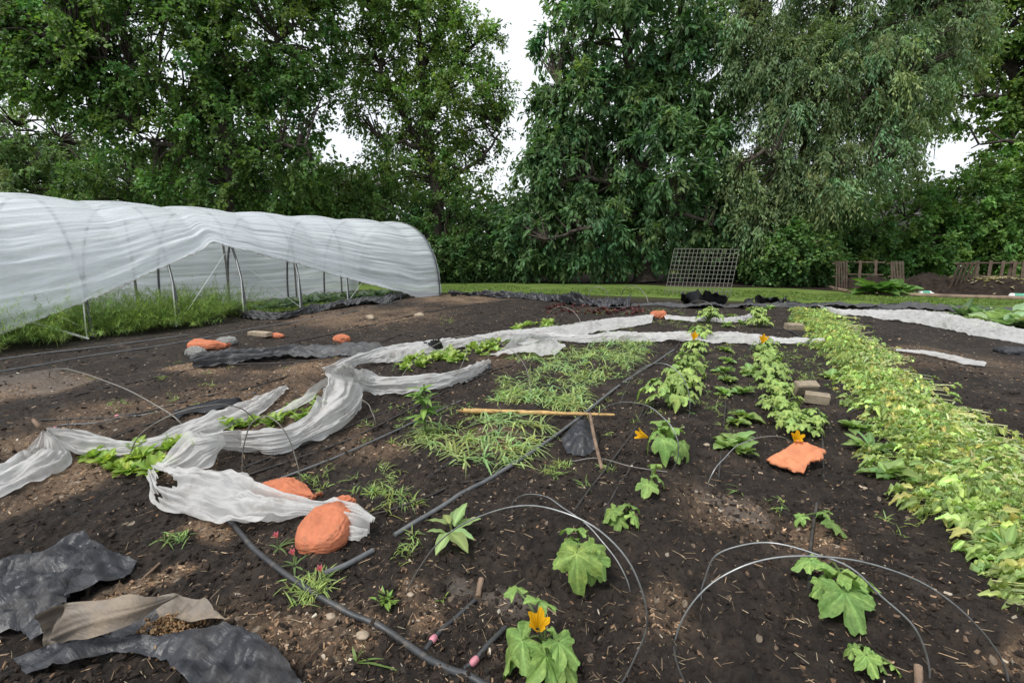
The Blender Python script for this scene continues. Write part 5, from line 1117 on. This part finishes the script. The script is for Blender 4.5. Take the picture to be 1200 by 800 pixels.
# ------------------------------------------------------------------ soil litter
def ring_sample(n, r0, r1, half=62):
    a = math.pi / 2 + yaw + np.radians(rng.uniform(-half, half, n)); r = r0 * (r1 / r0) ** rng.random(n); return r * np.cos(a), r * np.sin(a)
n = 420000; x, y = ring_sample(n, 1.0, 15); m = mulch(x, y); pk = (rng.random(n) < .16 * np.clip(.6 + 2.2 * fbm(x * 1.4 + 4, y * 1.4, 3), 0.05, 2) + .8 * m * (.4 + 1.2 * np.clip(fbm(x * 4, y * 4, 3) + .3, 0, 1))) & (y < 15.5) & (x > -10.4); x = x[pk]; y = y[pk]; m = m[pk]; n = len(x)
pal_ = np.array([(.3, .195, .12), (.19, .125, .08), (.1, .07, .05), (.4, .29, .19), (.035, .027, .022), (.48, .41, .32)]); PM = np.array([.34, .26, .16, .16, .03, .05]); PS = np.array([.05, .1, .27, .04, .52, .02])
cum = np.cumsum(PM[None] * np.clip(m * 2, 0, 1)[:, None] + PS[None] * (1 - np.clip(m * 2, 0, 1))[:, None], 1); ci = (rng.random(n)[:, None] > cum).sum(1).clip(0, 5)
L = (.0035 + .022 * rng.random(n) ** 3.2) * (1 + .07 * np.hypot(x, y)); L[ci == 4] *= 1.6; lw = L * rng.uniform(.15, .6, n)
d = rdir(n, -.3, .3); M = frames(d, np.array([0, 0, 1.0]) + .7 * rdir(n), L, lw, np.minimum(L * .25, lw)) + rng.normal(0, 1, (n, 3, 3)) * (L * .09)[:, None, None]
ct = np.array([[-.5, -.3, 0], [.42, -.5, 0], [.5, .2, 0], [-.3, .5, 0], [-.45, -.2, 1], [.38, -.4, .8], [.42, .15, 1], [-.3, .4, .7]], float); cf = np.array([[4, 5, 6, 7], [0, 1, 5, 4], [1, 2, 6, 5], [2, 3, 7, 6], [3, 0, 4, 7]])
A = Acc(); instance(A, ct, cf, np.stack([x, y, hgt(x, y) - .001], -1), M, pal_[ci] * tint((1, 1, 1), n, .2, .05)); 
n = 3200; x, y = ring_sample(n, 1.0, 10); k = x > -9; x, y = x[k], y[k]; n = len(x); L = rng.uniform(.02, .085, n)
instance(A, ct, cf, np.stack([x, y, hgt(x, y) + .002], -1), frames(rdir(n, -.15, .15), np.array([0, 0, 1.0]) + .2 * rdir(n), L, rng.uniform(.0015, .004, n), .002), tint((.27, .2, .13), n, .5, .06))
tag(A.build('wood_mulch', M_CHIP, smooth=False), 'scattered wood chips and bark shreds on the soil', 'mulch', kind='stuff')
n = 26000; x, y = ring_sample(n, 1.0, 9); k = (x > -9); x, y = x[k], y[k]; n = len(x)
oc = np.array([[1, 0, 0], [-1, 0, 0], [0, 1, 0], [0, -1, 0], [0, 0, 1], [0, 0, -1], [.7, .7, .2], [-.7, .6, .3], [.6, -.7, .3], [-.6, -.7, .2]], float)
import bmesh
bm = bmesh.new(); bmesh.ops.create_icosphere(bm, subdivisions=1, radius=1); iv = np.array([v.co[:] for v in bm.verts]); iff = np.array([[v.index for v in q.verts] for q in bm.faces]); bm.free()
iv = iv * (1 + .5 * vn(iv[:, 0] * 2.6, iv[:, 1] * 2, iv[:, 2] * 2))[:, None]
s = .0025 + .015 * rng.random(n) ** 6; M = frames(rdir(n), rdir(n), s, s * rng.uniform(.6, 1, n), s * rng.uniform(.5, .9, n))
A = Acc(); instance(A, iv, iff, np.stack([x, y, hgt(x, y) + s * .15], -1), M, (1, 1, 1)); tag(A.build('soil_clods', M_CLOD, smooth=False), 'dark crumbs and clods of soil', 'soil clods', kind='stuff')

c = G(204, 741); n = 900; q = rng.normal(0, 1, (n, 2)) * np.array([.055, .04]); zz = .05 * np.exp(-(q ** 2).sum(1) / .006) * rng.uniform(.3, 1, n)
A = Acc(); L = rng.uniform(.006, .018, n); instance(A, ct, cf, np.stack([c[0] + q[:, 0], c[1] + q[:, 1], hgt(c[0] + q[:, 0], c[1] + q[:, 1]) + .03 + zz], -1), frames(rdir(n), rdir(n), L, L * .6, L * .4), tint((.3, .19, .1), n, .25, .06))
tag(A.build('mulch_clump', M_CHIP, smooth=False), 'small tan clump of mulch lying in the fold of the black plastic', 'mulch clump')
# ------------------------------------------------------------------ far furniture: wire panel, compost bins
TLc, TRc, BRc, BLc = [np.array(p) for p in (0, 0, 0, 0)] if False else (None,) * 4
b0 = gp(779, 345); b1 = gp(855, 347); dr = norm(b1 - b0); hgt_p = 1.75
nrm_ = norm(np.cross([0, 0, 1.0], dr)); sk_ = nrm_ * .5 + dr * .24; t0_ = b0 + np.array([0, 0, hgt_p * .95]) + sk_; t1_ = b1 + np.array([0, 0, hgt_p * .93]) + sk_
A = Acc(); nc, nrw = 17, 12
for k in range(nc):
    t = k / (nc - 1); tube(A, np.array([b0 + (b1 - b0) * t, t0_ + (t1_ - t0_) * t]), .009, 4)
for k in range(nrw):
    t = k / (nrw - 1); tube(A, np.array([b0 + (t0_ - b0) * t, b1 + (t1_ - b1) * t]) + nrm_ * .012, .009, 4)
tag(A.build('wire_grid', M_WIRED), 'leaning square-mesh wire panel standing on the grass before dark trees', 'wire panel')

def box_into(acc, c, ax, ay, az, dx, dy, dz):
    ax, ay, az = [np.asarray(q, float) for q in (ax, ay, az)]; v = np.array([c + ax * sx * dx / 2 + ay * sy * dy / 2 + az * sz * dz / 2 for sx in (-1, 1) for sy in (-1, 1) for sz in (-1, 1)])
    acc.add(v, np.array([[0, 1, 3, 2], [4, 6, 7, 5], [0, 4, 5, 1], [2, 3, 7, 6], [0, 2, 6, 4], [1, 5, 7, 3]]))
def pallet(label, u, v, Yd, rz, lean, w=1.2, h=1.2, slats=6, rail=True):
    p = CAM + ray(u, v) * (Yd / ray(u, v)[1]); b = np.array([p[0], p[1], hs(p[0], p[1])])
    r = thing('wooden_pallet', label, 'pallet', b, 'pallets of the compost bins', rz); r.rotation_euler = (lean, 0, rz)
    for k in range(slats):
        A = Acc(); x = -w / 2 + w * (k + .5) / slats; box_into(A, np.array([x, 0, h / 2 + rng.normal(0, .01)]), [1, 0, rng.normal(0, .03)], [0, 1, 0], [rng.normal(0, .03), 0, 1], min(.1, w / slats * .5), .022, h); A.build('slat', M_WOOD, r, smooth=False)
    for z in (.08, h / 2, h - .08):
        A = Acc(); box_into(A, np.array([0, .06, z]), [1, 0, 0], [0, 1, 0], [0, 0, 1], w, .09, .05); A.build('rail', M_WOOD, r, smooth=False)
    return r
pallet('dark wooden pallet at the start of the compost bins', 987, 338, 23.2, math.radians(60), -.12, slats=5)
pallet('pallet forming the back of the first compost bin', 1006, 336, 25.0, .05, -.1, w=1.7, slats=3)
pallet('narrow leaning pallet between first and middle compost bins', 1054, 335, 23.6, math.radians(50), -.18, slats=5, w=1.0)
pallet('dark leaning pallet between middle and last compost bins', 1122, 336, 23.8, math.radians(42), .2, slats=5)
pallet('grey pallet with open slats at back of the last compost bin', 1165, 332, 25.4, .05, -.08, w=1.5, slats=4)
pallet('grey open pallet at the picture edge behind the last heap', 1205, 332, 25.6, .05, -.08, w=1.6, slats=4)
def heap(label, u, v, Yd, rx, ry, hh, seed):
    p = CAM + ray(u, v) * (Yd / ray(u, v)[1]); n = 50; g = np.linspace(-1, 1, n); X, Y = np.meshgrid(g, g); r2 = np.hypot(X, Y)
    Z = hh * np.clip(1 - (r2 + .25 * fbm(X * 2 + seed, Y * 2, 3)) ** 2, 0, 1) ** .8 + (.3 * fbm(X * 4 + seed, Y * 4, 4) + .12 * fbm(X * 15, Y * 15 + seed, 3)) * np.clip(1.1 - r2, 0, 1) - .02
    V = np.stack([p[0] + X * rx, p[1] + Y * ry, Z + hs(p[0], p[1]) - .02], -1); i = np.arange(n - 1)[:, None] * n + np.arange(n - 1)[None]; F = np.stack([i, i + 1, i + n + 1, i + n], -1).reshape(-1, 4)
    kp = (r2.ravel()[F] < 1.05).all(1); A = Acc(); A.add(V.reshape(-1, 3), F[kp]); o = A.build('compost_heap', M_COMP, loc=(p[0], p[1], 0)); tag(o, label, 'compost heap', 'compost heaps in the pallet bins'); return p
heap('dark compost heap in the first pallet bin', 1020, 335, 24.2, 1.25, 1.1, .55, 1)
heap('tall dark compost heap in the middle pallet bin', 1088, 335, 24.4, 1.45, 1.2, .68, 2)
p = heap('compost heap with pale husks in the last pallet bin', 1165, 338, 24.2, 1.9, 1.1, .6, 3)
A = Acc(); n = 160; x = p[0] + rng.normal(0, .75, n); y = p[1] - .35 + rng.normal(0, .25, n); r2 = np.hypot((x - p[0]) / 1.9, (y - p[1]) / 1.1); z = .6 * np.clip(1 - r2 ** 2, 0, 1) ** .8 + .03
L = rng.uniform(.08, .22, n); instance(A, OV[0], OV[1], np.stack([x, y, z], -1), frames(rdir(n, -.3, .3), np.array([0, 0, 1.0]) + .5 * rdir(n), L), tint((.38, .33, .2), n, .2, .05))
tag(A.build('corn_husks', M_WEED), 'pale dry husks strewn over the last compost heap', 'husks', kind='stuff')
# bare soil band below the bins
A = Acc(); a = gp(985, 341); q = np.array([gp(972, 338), gp(1000, 344), gp(1080, 348), gp(1200, 352), gp(1320, 357)]); q[:, 2] += .06; tube(A, catmull(q, 8), .075, 8, wob=.05)
tag(A.build('timber_edging', M_LOG), 'long rough timber edging between lawn and compost bins', 'timber edging')
A = Acc(); q2 = catmull(q, 8); n = len(q2); bk = q2 + np.array([0.2, 5.0, 0]); nx_ = 10; t = np.linspace(0, 1, nx_); V = q2[:, None] * (1 - t)[None, :, None] + bk[:, None] * t[None, :, None]; V[..., 2] = hgt(V[..., 0], V[..., 1]) + .03 + .03 * fbm(V[..., 0] * 2, V[..., 1] * 2, 3)
i = np.arange(n - 1)[:, None] * nx_ + np.arange(nx_ - 1)[None]; A.add(V.reshape(-1, 3), np.stack([i, i + nx_, i + nx_ + 1, i + 1], -1).reshape(-1, 4)); tag(A.build('compost_ground', M_COMP), 'bare dark ground under the compost bins', 'ground', kind='structure')
A = Acc(); q = np.array([[x, 23.0 + .5 * math.sin(x), 0] for x in np.linspace(-14, 4.2, 40)]); t = np.linspace(0, 1, 8); V = q[:, None] + np.array([0, 12.0, 0]) * t[None, :, None]; V[..., 2] = hgt(V[..., 0], V[..., 1]) + .03
i = np.arange(39)[:, None] * 8 + np.arange(7)[None]; A.add(V.reshape(-1, 3), np.stack([i, i + 8, i + 9, i + 1], -1).reshape(-1, 4)); tag(A.build('woodland_floor', M_COMP), 'dark leaf-litter ground under the trees', 'ground', kind='structure')
def carton(label, u, v, rz):
    p = gp(u, v); r = thing('plastic_bottle', label, 'bottle', (p[0], p[1], hs(p[0], p[1]) + .1), 'discarded bottles', rz); A = Acc(); x = np.linspace(-.25, .25, 14); rr = np.full(14, .1); rr[0] = .02; rr[1] = .095; rr[-3:] = (.07, .04, .035)
    tube(A, np.stack([x, 0 * x, 0 * x], -1), rr, 12); A.build('body', M_CARTON, r); A = Acc(); x = np.linspace(-.12, .1, 6); tube(A, np.stack([x, 0 * x, 0 * x], -1), .103, 12); A.build('sleeve', M_GREENP, r)
carton('white and green bottle lying before the middle compost heap', 1084, 347, .2); carton('white and green bottle at picture edge before the last heap', 1193, 351, -.1)
